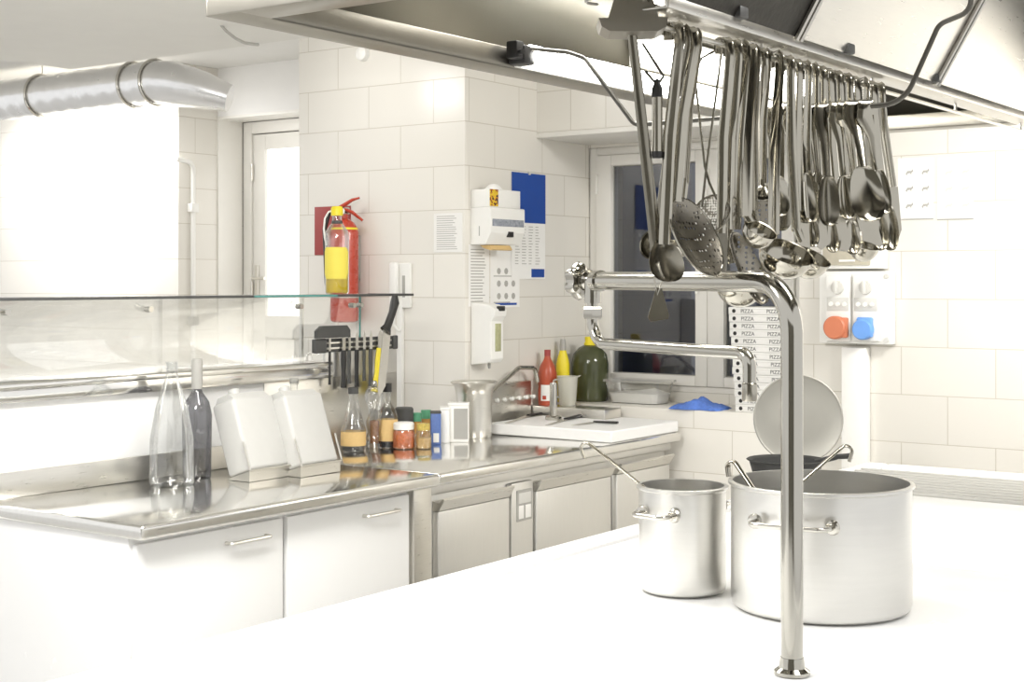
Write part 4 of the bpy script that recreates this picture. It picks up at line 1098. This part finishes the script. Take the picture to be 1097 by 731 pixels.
MB().prism([(9 * s, 29 * s), (14.5 * s, 33 * s), (9 * s, 32 * s)], -2.5 * s, 2.5 * s, mat=Matrix(((RT.x, 0, -FW.x, 0), (RT.y, 0, -FW.y, 0), (0, 1, 0, 0), (0, 0, 0, 1)))).build('spout', 'frost', b)
MB().lathe(pr([(0, 1.7), (8.3, 1.7), (8.6, 5), (0, 5)], p), 24).build('oil', 'oil_yellow', b)
p = ledge(685, 6.19); s = pxm(1, p)
tb = thing('plastic_tub', 'clear plastic tub of white powder on the window ledge', 'tub', p)
def taper(mb, w0, d0, w1, d1, z0, z1, n=8):
    def rr(w, d, z):
        out = []
        r = 0.03
        for cx_, cy_, a_ in ((w - r, d - r, 0), (-w + r, d - r, 1), (-w + r, -d + r, 2), (w - r, -d + r, 3)):
            for k in range(5):
                a = (a_ + k / 4) * PI / 2
                out.append((cx_ + r * math.cos(a), cy_ + r * math.sin(a), z))
        return out
    A_ = [mb.bm.verts.new(q_) for q_ in rr(w0, d0, z0)]; B_ = [mb.bm.verts.new(q_) for q_ in rr(w1, d1, z1)]
    n_ = len(A_)
    for i in range(n_): mb.bm.faces.new((A_[i], A_[(i + 1) % n_], B_[(i + 1) % n_], B_[i]))
    return A_, B_
mb = MB(); A_, B_ = taper(mb, 0.135, 0.075, 0.155, 0.09, 0, 0.105); mb.bm.faces.new(list(reversed(A_)))
t1 = mb.build('tub', 'clearplastic', tb)
mb = MB(); A_, B_ = taper(mb, 0.165, 0.10, 0.165, 0.10, 0.105, 0.116); mb.bm.faces.new(B_); mb.bm.faces.new(list(reversed(A_)))
mb.build('lid', 'clearplastic', tb)
mb = MB(); A_, B_ = taper(mb, 0.13, 0.07, 0.142, 0.078, 0.003, 0.05); mb.bm.faces.new(list(reversed(A_)))
c_ = [mb.bm.verts.new((x, y, 0.06 + 0.02 * x / 0.1)) for x, y in ((0.07, 0.03), (-0.07, 0.03), (-0.07, -0.03), (0.07, -0.03))]
for k in range(4):
    seg_ = B_[k * 5:k * 5 + 5]
    for i in range(4): mb.bm.faces.new((seg_[i], seg_[i + 1], c_[k]))
    nx = B_[((k + 1) * 5) % 20]
    mb.bm.faces.new((seg_[4], nx, c_[(k + 1) % 4], c_[k]))
mb.bm.faces.new(c_)
mb.build('powder', 'flour', tb)
# folded blue cloth
p = ledge(750, 6.07); s = pxm(1, p)
mb = MB(); nx_, ny_ = 30, 16
grid = []
for side in (0, 1):
    g = []
    for i in range(nx_ + 1):
        row = []
        for j in range(ny_ + 1):
            u, v = -1 + 2 * i / nx_, -1 + 2 * j / ny_
            edge = (1 - abs(u) ** 6) * (1 - abs(v) ** 6)
            hgt = (0.024 * math.exp(-((u + 0.03) / 0.28) ** 2) + 0.030 - 0.012 * abs(u)) * (edge ** 0.22) * (0.93 + 0.07 * math.sin(8 * u + 3 * v))
            hgt += 0.0025 * math.sin(21 * u + 6 * v) * edge + 0.003 * math.sin(19 * v + 9 * u) * edge
            x = u * 0.135 * (1 - 0.10 * abs(v)) + 0.006 * math.sin(7 * v); y = v * 0.085 + 0.006 * math.sin(6 * u)
            row.append(mb.bm.verts.new((x, y, max(hgt, 0.002) if side else 0.0005)))
        g.append(row)
    grid.append(g)
for g in grid:
    for i in range(nx_):
        for j in range(ny_): mb.bm.faces.new((g[i][j], g[i + 1][j], g[i + 1][j + 1], g[i][j + 1]))
for i in range(nx_):
    for j in (0, ny_): mb.bm.faces.new((grid[0][i][j], grid[0][i + 1][j], grid[1][i + 1][j], grid[1][i][j]))
for j in range(ny_):
    for i in (0, nx_): mb.bm.faces.new((grid[0][i][j], grid[0][i][j + 1], grid[1][i][j + 1], grid[1][i][j]))
co = mb.build('cleaning_cloth', 'clothblue', angle=60); co.location = p; co.rotation_euler.z = 0.1
tag(co, 'crumpled blue cleaning cloth on the window ledge', 'cloth')
# pizza boxes
y0 = 6.03
b0 = onY(789, 440, y0)
BW, BH = 0.33, 0.0345
ORD = ['bottom', 'second', 'third', 'fourth', 'fifth', 'sixth', 'seventh', 'eighth', 'ninth', 'tenth', 'eleventh', 'twelfth', 'thirteenth', 'top']
NB = 14
for k in range(NB):
    off = -0.004 - 0.0032 * k + random.uniform(-0.004, 0.004)
    lab_ = ('white pizza box at the bottom of the stack by window' if k == 0 else 'white pizza box on top of the stack by window' if k == NB - 1 else f'white pizza box {ORD[k]} from the bottom of the stack')
    b = thing('pizza_box', lab_, 'box', (b0.x + off, y0 + random.uniform(0, 0.006), LZ + 0.001 + k * BH), group='pizza boxes stacked on the window ledge')
    bx = MB().box((0, 0, 0), (BW, 0.31, BH - 0.0015), 0.002)
    bx.build('carton', 'paper', b)
    MB().box((0.004, -0.0012, BH - 0.010), (BW - 0.004, 0.0, BH - 0.0085)).build('lid_seam', 'lgrey', b)
    MB().lathe([(0, 0), (0.009, 0), (0.009, 0.0014), (0, 0.0014)], 16, frame((0.028, 0.0002, BH * 0.45), V((1, 0, 0)), V((0, -1, 0)))).build('vent_hole', 'black', b)
    fm1 = frame((0.095, -0.0006, BH * 0.42), V((1, 0, 0)), V((0, -1, 0)))
    fm2 = frame((0.225, -0.0006, BH * 0.42), V((1, 0, 0)), V((0, -1, 0)))
    text_obj('lettering', 'PIZZA', 0.024, 'printdark', b, fm1)
    text_obj('lettering', 'PIZZA', 0.024, 'printdark', b, fm2)

# ================================================================== CANISTERS AND BOTTLES LEFT
def canister(label, px, py, wx, ly, H_, tilt):
    p = base(px, py)
    o = thing('canister', label, 'canister', p, group='tilted white canisters')
    R3 = Matrix.Translation((0, 0, 0.043)) @ Matrix.Rotation(tilt, 4, 'Y')
    MB().box((-wx, 0, 0.0), (0, ly, H_ * 0.93), 0.014, R3, 3).prism([(-wx + 0.008, H_ * 0.92), (-0.008, H_ * 0.92), (-0.03, H_), (-wx + 0.03, H_)], 0.012, ly - 0.012, mat=R3, plane='xz').build('body', 'canister', o)
    MB().lathe([(0, H_ - 0.01), (0.021, H_ - 0.01), (0.021, H_ + 0.018), (0.018, H_ + 0.022), (0, H_ + 0.022)], 20, R3 @ Matrix.Translation((-wx * 0.5, ly * 0.35, 0))).build('cap', 'canister', o)
    m = MB()
    m.tube(fillet([R3 @ V((0.006, -0.008, 0.10)), R3 @ V((0.006, -0.008, -0.004)), R3 @ V((0.006, ly + 0.006, -0.004)), R3 @ V((0.006, ly + 0.006, 0.10))], 0.01), 0.004, 8)
    m.build('wire_holder', 'steel', o)
    m = MB()
    m.prism([(-wx * 0.94, 0.0), (0.0, 0.0), (0.0, 0.038), (-wx * 0.94, 0.0025)], -0.004, ly + 0.004, mat=Matrix.Translation((0, 0, 0.001)), plane='xz')
    m.build('tilting_base', 'steel', o)
    return o
canister('tilted white canister on the left of the pair', 268, 517, 0.116, 0.20, 0.285, -0.34)
canister('tilted white canister nearer the jars', 323, 512, 0.116, 0.20, 0.285, -0.34)
p = onX(315, 400, -3.92); p.z = CZ
b = thing('bottle', 'slim clear bottle behind the right canister', 'bottle', p, group='bottles behind the canisters')
MB().lathe(pr([(0, 0), (11, 0), (12, 3), (12, 50), (10, 58), (5, 66), (4, 72), (4, 84), (5, 85), (5, 88), (0, 88)], p), 28).build('glass_body', 'glass', b)
MB().lathe(pr([(0, 86), (5, 86), (5, 91), (0, 91)], p), 16).build('cap', 'grey', b)
p = onX(211, 400, -3.90); p.z = CZ
b = thing('bottle', 'dark wine bottle with grey neck behind the left canister', 'bottle', p, group='bottles behind the canisters')
MB().lathe(pr([(0, 0), (14, 0), (15, 2), (16, 68), (13, 82), (6, 92), (5, 96), (5, 100), (0, 100)], p), 28).build('glass_body', 'paled_glass', b)
MB().lathe(pr([(0, 96), (6, 96), (6, 126), (5, 128), (0, 128)], p), 20).build('neck_foil', 'grey', b)
p = onX(184, 400, -3.84); p.z = CZ
b = thing('carafe', 'clear conical carafe left of the dark bottle', 'bottle', p, group='bottles behind the canisters')
MB().lathe(pr([(0, 0), (22, 0), (24, 3), (23, 50), (17, 84), (8, 112), (6, 122), (6, 130), (7, 132), (5, 132), (4.5, 122), (0, 118)], p), 32).build('glass_body', 'glass', b)

# ================================================================== WALL THINGS
# fire extinguisher
pw = onY(381.5, 300, YA)
fe = thing('fire_extinguisher', 'red fire extinguisher hung on the tiled pillar', 'fire extinguisher', (pw.x, YA - 0.085, 1.405))
r = 0.068
MB().lathe([(0, 0), (r - 0.012, 0), (r - 0.002, 0.008), (r, 0.02), (r, 0.43), (r * 0.93, 0.455), (r * 0.7, 0.48), (r * 0.35, 0.497), (0.018, 0.50), (0.018, 0.525), (0, 0.525)], 40).build('cylinder', 'red', fe)
MB().lathe([(r * 0.965, 0.446), (r * 0.935, 0.456)], 40).build('yellow_band', 'yellow', fe)
MB().box((-0.02, -0.02, 0.52), (0.02, 0.02, 0.555), 0.005).tube([(-0.03, -0.012, 0.535), (0.02, -0.012, 0.535)], 0.009).build('valve', 'chrome', fe)
MB().tube([cv(-0.04, 0.01, 0.545), cv(0.0, 0.01, 0.565), cv(0.04, 0.01, 0.59), cv(0.075, 0.01, 0.60)], [0.014, 0.020, 0.016, 0.010], 10, ref=RT.cross(UP), flat=0.5).build('lever', 'red', fe)
MB().tube([cv(0.0, 0.012, 0.545), cv(0.04, 0.012, 0.53), cv(0.09, 0.012, 0.49)], [0.017, 0.018, 0.012], 10, ref=RT.cross(UP), flat=0.5).build('grip', 'red', fe)
MB().tube(fillet([cv(-0.03, 0.0, 0.54), cv(-0.075, 0.0, 0.53), cv(-0.095, 0.0, 0.45), cv(-0.085, 0.0, 0.18)], 0.03), 0.011, 12).build('hose', 'black', fe)
MB().lathe([(0, 0), (0.016, 0), (0.016, 0.012), (0, 0.012)], 20, frame(cv(-0.01, 0.028, 0.535), RT, cv(0, 1, 0))).build('gauge', 'white', fe)
MB().box((-0.03, 0.068, 0.2), (0.03, 0.084, 0.42), 0.003).tube([V(((r + 0.002) * math.cos(a), (r + 0.002) * math.sin(a), 0.12)) for a in [i * 2 * PI / 32 for i in range(32)]], 0.003, 6, closed=True).build('bracket', 'grey', fe)
# sign behind it
a_, c_ = onY(337.5, 222, YA), onY(376, 273, YA)
MBs = MB().box((a_.x, YA - 0.004, c_.z), (c_.x, YA - 0.0005, a_.z), 0.001)
sg = MBs.build('safety_sign', 'darkred'); tag(sg, 'dark red square sign behind the fire extinguisher', 'sign')
# intercom phone
a_, c_ = onY(421, 282, YA), onY(442, 330, YA)
ph = thing('wall_phone', 'white wall phone with slim handset on the tiled pillar', 'phone', (a_.x, YA, c_.z))
PW, PH_ = c_.x - a_.x, a_.z - c_.z
MB().box((0.0, -0.02, 0), (PW, -0.0005, PH_), 0.005).build('base', 'white', ph)
MB().box((0.012, -0.05, 0.01), (0.06, -0.02, PH_ + 0.004), 0.012, seg=3).build('handset', 'white', ph)
MB().box((0.075, -0.022, 0.05), (0.092, -0.0198, PH_ - 0.06), 0.002).build('slot', 'grey', ph)
MB().tube(fillet([V((0.035, -0.03, 0.012)), V((0.03, -0.03, -0.08)), V((0.075, -0.025, -0.13)), V((0.05, -0.012, -0.02)), V((0.06, -0.012, 0.01))], 0.03), 0.006, 8).build('cord', 'white', ph)
cd = MB().box((-4.44, YA - 0.022, 0.95), (-4.405, YA - 0.0005, 1.52), 0.003).build('cable_duct', 'white'); tag(cd, 'white vertical cable duct under the wall phone', 'cable duct')
# notice on the pillar
def sheet(name, label, plane, p0, p1, lines=14, off=0.0, mat='paper', lmat='print', th=0.0015, cols=1, margin=0.1, cat='notice'):
    """paper on a wall; plane 'A' faces -Y at Y=YA, 'B' faces +X at XB, 'R' faces -Y at YN"""
    if plane == 'B':
        A0, A1 = onX(*p0, XB), onX(*p1, XB); w, h = A1.y - A0.y, A0.z - A1.z
        fm = frame((XB + 0.0015 + off, A0.y, A1.z), V((0, 1, 0)), V((1, 0, 0)))
    else:
        Yp = YA if plane == 'A' else YN
        A0, A1 = onY(*p0, Yp), onY(*p1, Yp); w, h = A1.x - A0.x, A0.z - A1.z
        fm = frame((A0.x, Yp, A1.z), V((1, 0, 0)), V((0, -1, 0)))
    o = thing(name, label, cat, fm.to_translation())
    R_ = fm.to_3x3().to_4x4()
    MB().box((0, 0, 0.0004), (w, h, th), 0, R_).build('paper', mat, o)
    if lines:
        mb = MB()
        for c in range(cols):
            x0 = w * margin + c * (w * (1 - margin) / cols)
            x1 = x0 + w * (1 - 2 * margin) / cols * 0.92
            for k in range(lines):
                y = h * (0.92 - 0.84 * k / max(1, lines - 1))
                mb.box((x0, y - h * 0.008, th), (x0 + (x1 - x0) * random.uniform(0.75, 1.0), y + h * 0.008, th + 0.0006), 0, R_)
        mb.build('printed_lines', lmat, o)
    return o, R_, w, h, th
sheet('notice', 'white printed notice sheet on the pillar left of corner', 'A', (465, 229), (495.5, 270), 16)
# towel dispenser with tissue box above, notices and calendar on the side wall
D = 0.118
y0_, y1_ = 5.335, onX(562, 240, XB + D).y
z1_, z0_ = 1.6 + 80 / F_PX * 6.65, 1.6 + 40 / F_PX * 6.65
td = thing('towel_dispenser', 'white paper towel dispenser on side wall above soap dispenser', 'dispenser', (XB + 0.0015, y0_, z0_))
TW, TH_ = y1_ - y0_, z1_ - z0_
MB().prism([(0, 0), (D * 0.72, 0.0), (D, 0.055), (D, TH_ - 0.004), (D * 0.96, TH_), (0, TH_)], 0, TW, plane='xz').build('housing', 'white', td, angle=20, bevel=0.004)
MB().box((D - 0.001, 0.012, 0.085), (D + 0.002, TW - 0.01, 0.118), 0.001).build('printed_band', noise_mat('band print', (0.30, 0.32, 0.36), 0.6, var=0.75, scale=70), td)
MB().box((D - 0.012, TW * 0.5, 0.036), (D + 0.003, TW * 0.5 + 0.042, 0.062), 0.003).build('black_window', 'black', td)
MB().box((D * 0.42, -0.001, 0.04), (D * 0.42 + 0.005, 0.001, 0.085)).build('side_slot', 'grey', td)
MB().prism([(0.03, -0.002), (0.085, -0.002), (0.10, -0.022), (0.09, -0.026), (0.05, -0.014)], TW * 0.12, TW * 0.72, plane='xz').build('paper_towel', 'tan', td)
tb_ = thing('tissue_box', 'white tissue box with yellow label on top of towel dispenser', 'box', (XB + 0.003, y0_ + 0.002, z1_ + 0.0005))
BH_ = pxm(19, V((XB, 5.4, 2)))
MB().box((0.0, 0.0, 0.0), (D - 0.008, TW - 0.03, BH_), 0.002).build('box', 'white', tb_)
lbm = noise_mat('busy yellow print', (0.75, 0.50, 0.03), 0.5, var=0.1, scale=75)
nt = lbm.node_tree
rp = [n for n in nt.nodes if n.type == 'VALTORGB'][0]
rp.color_ramp.interpolation = 'CONSTANT'
rp.color_ramp.elements[0].color = (0.03, 0.025, 0.02, 1); rp.color_ramp.elements[1].position = 0.5; rp.color_ramp.elements[1].color = (0.75, 0.52, 0.03, 1)
e_ = rp.color_ramp.elements.new(0.44); e_.color = (0.45, 0.05, 0.02, 1)
MB().box((D - 0.009, -0.001, 0.004), (D - 0.006, 0.062, BH_ - 0.001)).build('yellow_label', lbm, tb_)
MB().lathe([(0.045, 0.0), (0.035, 0.014), (0.02, 0.026), (0.0, 0.03)], 14, Matrix.Translation((D * 0.6, 0.08, BH_ - 0.001))).build('tissue', 'paper', tb_)
sheet('notice', 'left printed hygiene notice under the towel dispenser', 'B', (501.5, 262), (523.5, 328), 18)
o, R_, w, h, th = sheet('notice', 'right hygiene notice with small pictures under towel dispenser', 'B', (525, 262), (556, 329), 3)
mb = MB()
for i in range(3):
    for j in range(3):
        mb.lathe([(0, th), (0.016, th), (0.016, th + 0.0006), (0, th + 0.0006)], 7, R_ @ Matrix.Translation((w * (0.28 + 0.25 * i), h * (0.18 + 0.2 * j), 0)))
mb.build('pictograms', 'print', o)
MB().box((w * 0.15, h * 0.035, th), (w * 0.9, h * 0.07, th + 0.0006), 0, R_).build('blue_strip', 'blue', o)
o, R_, w, h, th = sheet('wall_calendar', 'blue topped wall calendar pinned on the side wall', 'B', (547, 184), (583, 299), 0, off=0.003, cat='calendar')
MB().box((0, h * 0.53, th), (w, h, th + 0.002), 0, R_).build('blue_picture', 'blue', o)
MB().box((w * 0.58, h * 0.015, th), (w * 0.97, h * 0.095, th + 0.001), 0, R_).build('blue_block', 'blue', o)
mb = MB()
for c in range(4):
    for k in range(14):
        mb.box((w * (0.1 + 0.2 * c), h * (0.49 - 0.027 * k), th), (w * (0.1 + 0.2 * c) + w * random.uniform(0.08, 0.14), h * (0.497 - 0.027 * k), th + 0.0006), 0, R_)
mb.build('date_grid', 'print', o)
MB().lathe([(0, 0), (0.008, 0), (0.008, 0.008), (0, 0.008)], 12, R_ @ Matrix.Translation((w * 0.5, h + 0.0, th))).build('pin', 'lgrey', o)
# soap dispenser
zs1, zs0 = 1.6 - 22 / F_PX * 6.62, 1.6 - 90 / F_PX * 6.62
sd = thing('soap_dispenser', 'white soap dispenser with black button below the notices', 'dispenser', (XB + 0.0035, y0_, zs0))
SH = zs1 - zs0
MB().prism([(0, 0), (0.105, 0.012), (0.118, 0.03), (0.118, SH * 0.7), (0.135, SH * 0.78), (0.14, SH * 0.88), (0.10, SH * 0.96), (0, SH)], 0, 0.095, plane='xz').build('housing', 'white', sd, angle=20, bevel=0.004)
MB().box((0.117, 0.03, SH * 0.22), (0.1205, 0.075, SH * 0.66), 0.002).build('level_window', noise_mat('soap window', (0.42, 0.42, 0.24), 0.4, var=0.3, scale=80), sd)
MB().box((0.125, 0.03, SH * 0.86), (0.148, 0.07, SH * 0.94), 0.004).build('button', 'black', sd)
MB().lathe([(0, -0.022), (0.006, -0.02), (0.008, 0.002), (0, 0.004)], 12, Matrix.Translation((0.07, 0.05, 0.004))).build('nozzle', 'grey', sd)
# round white fitting at the top of the pillar
p = onY(390, 58, YA)
sm_ = thing('smoke_detector', 'small round white fitting high on the pillar', 'detector', (p.x, YA, p.z))
MB().lathe([(0, 0.034), (0.02, 0.034), (0.032, 0.026), (0.036, 0.0005), (0, 0.0005)], 28, frame((0, 0, 0), V((1, 0, 0)), V((0, -1, 0)))).build('housing', 'white', sm_)

# electrical panel and fuse box on the right wall
a_, c_ = onY(883, 291, YN), onY(960, 369, YN)
ep = thing('socket_panel', 'white electrical panel with red and blue sockets', 'electrical panel', (a_.x, YN, c_.z))
def EP(px, py): q_ = onY(px, py, YN - 0.07); return q_.x - a_.x, q_.z - c_.z
EW, EH = c_.x - a_.x, a_.z - c_.z
MB().box((0, -0.055, 0.0), (EW, -0.0005, EH), 0.005).build('back_box', 'white', ep)
for x0, x1 in ((885, 911), (914, 942)):
    u0, u1 = EP(x0, 294), EP(x1, 366)
    pl = MB().box((u0[0], -0.075, u1[1]), (u1[0], -0.055, u0[1]), 0.004).build('module', 'white', ep)
    mx = (u0[0] + u1[0]) / 2
    zk = EP(900, 308)[1]
    MB().lathe([(0, 0), (0.030, 0), (0.028, 0.012), (0, 0.012)], 28, frame((mx, -0.0755, zk), V((1, 0, 0)), V((0, -1, 0)))).box((mx - 0.007, -0.112, zk - 0.028), (mx + 0.007, -0.087, zk + 0.028), 0.003).build('rotary_switch', 'lgrey', pl)
    z0, z1 = EP(900, 333)[1], EP(900, 319)[1]
    MB().box((u0[0] + 0.006, -0.0775, z0), (u1[0] - 0.006, -0.0755, z1), 0.001).build('breaker_cover', 'lgrey', pl)
    mb = MB()
    for k in range(3): mb.lathe([(0, 0), (0.010, 0), (0.009, 0.006), (0, 0.006)], 14, frame((u0[0] + 0.025 + k * 0.031, -0.0776, (z0 + z1) / 2), V((1, 0, 0)), V((0, -1, 0))))
    mb.build('breaker_buttons', 'white', pl)
    zz = EP(900, 351)[1]
    if x0 == 885:
        so_ = MB().lathe([(0, 0), (0.050, 0), (0.050, 0.03), (0.044, 0.036), (0, 0.036)], 32, frame((mx - 0.004, -0.0755, zz), V((1, 0, 0)), V((0, -1, 0)))).box((mx + 0.012, -0.10, zz - 0.044), (mx + 0.052, -0.0755, zz + 0.044), 0.008)
        so_.build('red_socket', 'sockred', pl)
    else:
        so_ = MB().lathe([(0, 0), (0.044, 0), (0.044, 0.03), (0.039, 0.036), (0, 0.036)], 32, frame((mx - 0.006, -0.0755, zz - 0.006), V((1, 0, 0)), V((0, -1, 0)))).box((mx - 0.034, -0.102, zz - 0.04), (mx + 0.036, -0.0755, zz + 0.046), 0.008)
        so_.build('blue_socket', 'sockblue', pl)
for x, z in ((EW - 0.02, 0.02), (EW - 0.02, EH - 0.02)):
    MB().lathe([(0, 0), (0.012, 0), (0.010, 0.006), (0, 0.006)], 14, frame((x, -0.0555, z), V((1, 0, 0)), V((0, -1, 0)))).build('screw', 'lgrey', ep)
a2, c2 = onY(884, 252, YN), onY(952, 289, YN)
fb = thing('fuse_box', 'shallow fuse box with grey window above the socket panel', 'fuse box', (a2.x, YN, c2.z + 0.004))
FW_, FH_ = c2.x - a2.x, a2.z - c2.z
MB().box((0, -0.045, 0), (FW_, -0.0005, FH_), 0.005).build('case', 'white', fb)
MB().box((0.01, -0.052, 0.015), (FW_ * 0.78, -0.045, FH_ - 0.01), 0.003).build('window', noise_mat('smoked cover', (0.52, 0.48, 0.38), 0.3, var=0.12, scale=30), fb)
MB().box((FW_ * 0.32, -0.055, FH_ * 0.62), (FW_ * 0.58, -0.052, FH_ * 0.68)).box((FW_ * 0.3, -0.055, FH_ * 0.2), (FW_ * 0.55, -0.052, FH_ * 0.26)).build('label_strip', 'white', fb)
MB().box((FW_ * 0.3, -0.0545, FH_ * 0.5), (FW_ * 0.66, -0.052, FH_ * 0.6), 0.001).build('switch_row', 'grey', fb)
a3 = onY(906, 371, YN); c3 = onY(947, 500, YN)
cdd = MB().box((a3.x, YN - 0.05, 0.0), (c3.x - 0.06, YN - 0.0005, a3.z - 0.003), 0.004).build('cable_trunking', 'white'); tag(cdd, 'white vertical cable trunking below the socket panel', 'cable duct')
# wall charts on the right
for k, (p0, p1, lab_) in enumerate((((962, 170), (1000, 235), 'left pale wall chart with dark animal marks'), ((1004, 170), (1043, 235), 'right pale wall chart with outline marks'))):
    o, R_, w, h, th = sheet('wall_chart', lab_, 'R', p0, p1, 0, cat='chart')
    mb = MB()
    for i in range(2):
        for j in range(3):
            bx_, by_ = w * (0.22 + 0.45 * i), h * (0.2 + 0.27 * j)
            mb.prism([(bx_, by_), (bx_ + w * 0.05, by_ + h * 0.05), (bx_ + w * 0.16, by_ + h * 0.05), (bx_ + w * 0.2, by_ + h * 0.08), (bx_ + w * 0.22, by_ + h * 0.04), (bx_ + w * 0.17, by_ + h * 0.02), (bx_ + w * 0.16, by_ - h * 0.02), (bx_ + w * 0.13, by_ + h * 0.015), (bx_ + w * 0.06, by_ + h * 0.01), (bx_ + w * 0.04, by_ - h * 0.02)], th, th + 0.0006, mat=R_)
    mb.build('marks', 'print' if k == 0 else 'lgrey', o)
    MB().box((0.0, 0.0, th), (w, h * 0.02, th + 0.0006), 0, R_).build('footer_line', 'print', o)

# duct and pipe at the rear left
dz, dy = 2.67, 5.2
x_end = onY(226, 100, dy).x
du = thing('ventilation_duct', 'shiny round aluminium ventilation duct below the ceiling at left', 'duct', (x_end, dy, dz))
pp_ = [V((-2.4 + 2.0 * k / 59, 0, 0)) for k in range(60)] + [V((-0.33, 0.02, -0.01)), V((-0.25, 0.05, -0.03)), V((-0.16, 0.10, -0.055)), V((-0.08, 0.16, -0.085)), V((-0.05, 0.18, -0.095))]
rr_ = [0.115 + (0.004 if i % 4 == 0 else 0) for i in range(61)] + [0.112, 0.100, 0.078, 0.074]
MB().tube(pp_, rr_, 28).build('pipe', 'alu', du)
for x in (-0.42, -0.60, -1.4):
    MB().tube([V((x, 0.122 * math.cos(a), 0.122 * math.sin(a))) for a in [i * 2 * PI / 36 for i in range(36)]], 0.007, 8, closed=True).build('clamp_ring', 'chrome', du)
    MB().tube([V((x, 0, 0.12)), V((x, 0, 0.179))], 0.004, 8).build('hanger', 'steel', du)
wp = onX(207, 300, DX + 0.022)
pi_ = thing('water_pipe', 'thin white water pipe bending on the wall beside the column', 'pipe', (DX + 0.022, wp.y, 0))
zt = 1.6 + (302 - 174) / F_PX * 8.3
MB().tube(fillet([V((0, 0, 0.003)), V((0, 0, zt)), V((0, -0.13, zt + 0.01))], 0.05, 6), 0.014, 12).build('pipe', 'white', pi_)
for z in (1.35, 1.0, 2.0): MB().box((-0.0215, -0.028, z), (0.02, 0.028, z + 0.05), 0.004).build('pipe_clip', 'grey' if z == 1.35 else 'white', pi_)
# loose cable at the ceiling edge
cb0 = onZ(237, 29, 2.588)
lc = thing('loose_cable', 'thin dark loose cable hanging under the lowered ceiling edge', 'cable', cb0)
pts = [at(x, y, (cb0 - EYEP).dot(FW) - 0.004 * i) - cb0 for i, (x, y) in enumerate(((237, 27), (242, 33), (252, 41), (262, 46), (272, 47.5), (277, 48)))]
MB().tube(pts, 0.006, 8).build('cable', 'grey', lc)

# ================================================================== LIGHT
w = bpy.data.worlds.new('world'); scene.world = w; w.use_nodes = True
bg = w.node_tree.nodes['Background']
bg.inputs[0].default_value = (1.0, 0.995, 0.985, 1); bg.inputs[1].default_value = 1.05

def area(name, loc, target, sx, sy, power, col=(1, 0.985, 0.96), spread=PI):
    l = bpy.data.lights.new(name, 'AREA'); l.shape = 'RECTANGLE'; l.size = sx; l.size_y = sy; l.energy = power; l.color = col; l.spread = spread
    o = bpy.data.objects.new(name, l); COL.objects.link(o)
    o.location = loc
    d = V(target) - V(loc)
    o.rotation_euler = d.to_track_quat('-Z', 'Y').to_euler()
    return o
area('aisle_fill', (-2.75, 3.0, 2.56), (-2.95, 3.0, 0), 0.35, 2.0, 60)  # added light without a fitting, overexposes worktop and aisle
area('aisle_fill_front', (-2.5, 1.7, 2.56), (-2.9, 2.2, 0), 0.6, 0.9, 80)  # added light, bleaches cabinet fronts and the near island top
area('left_wash', (-7.0, 5.25, 2.5), (-7.0, 6.3, 1.0), 1.4, 0.3, 30, (1, 0.99, 0.97))  # added light, washes out the rear left walls
area('hood_fill', (-0.85, 2.75, 2.42), (-0.95, 2.75, 0), 0.3, 1.5, 22)  # added light besides the tubes, overexposes the island top
area('right_wall_wash', (-0.5, 5.0, 2.7), (-0.9, 5.99, 1.2), 1.2, 0.3, 62)  # added unseen light, fades the right wall to white
area('pillar_fill', (-4.5, 4.55, 2.8), (-4.5, 5.29, 1.9), 0.4, 0.2, 4)  # added fill that brightens only the pillar face

scene.view_settings.view_transform = 'Standard'
scene.view_settings.look = 'None'
scene.view_settings.exposure = 0.0
scene.view_settings.gamma = 1.0
scene.view_settings.use_curve_mapping = False
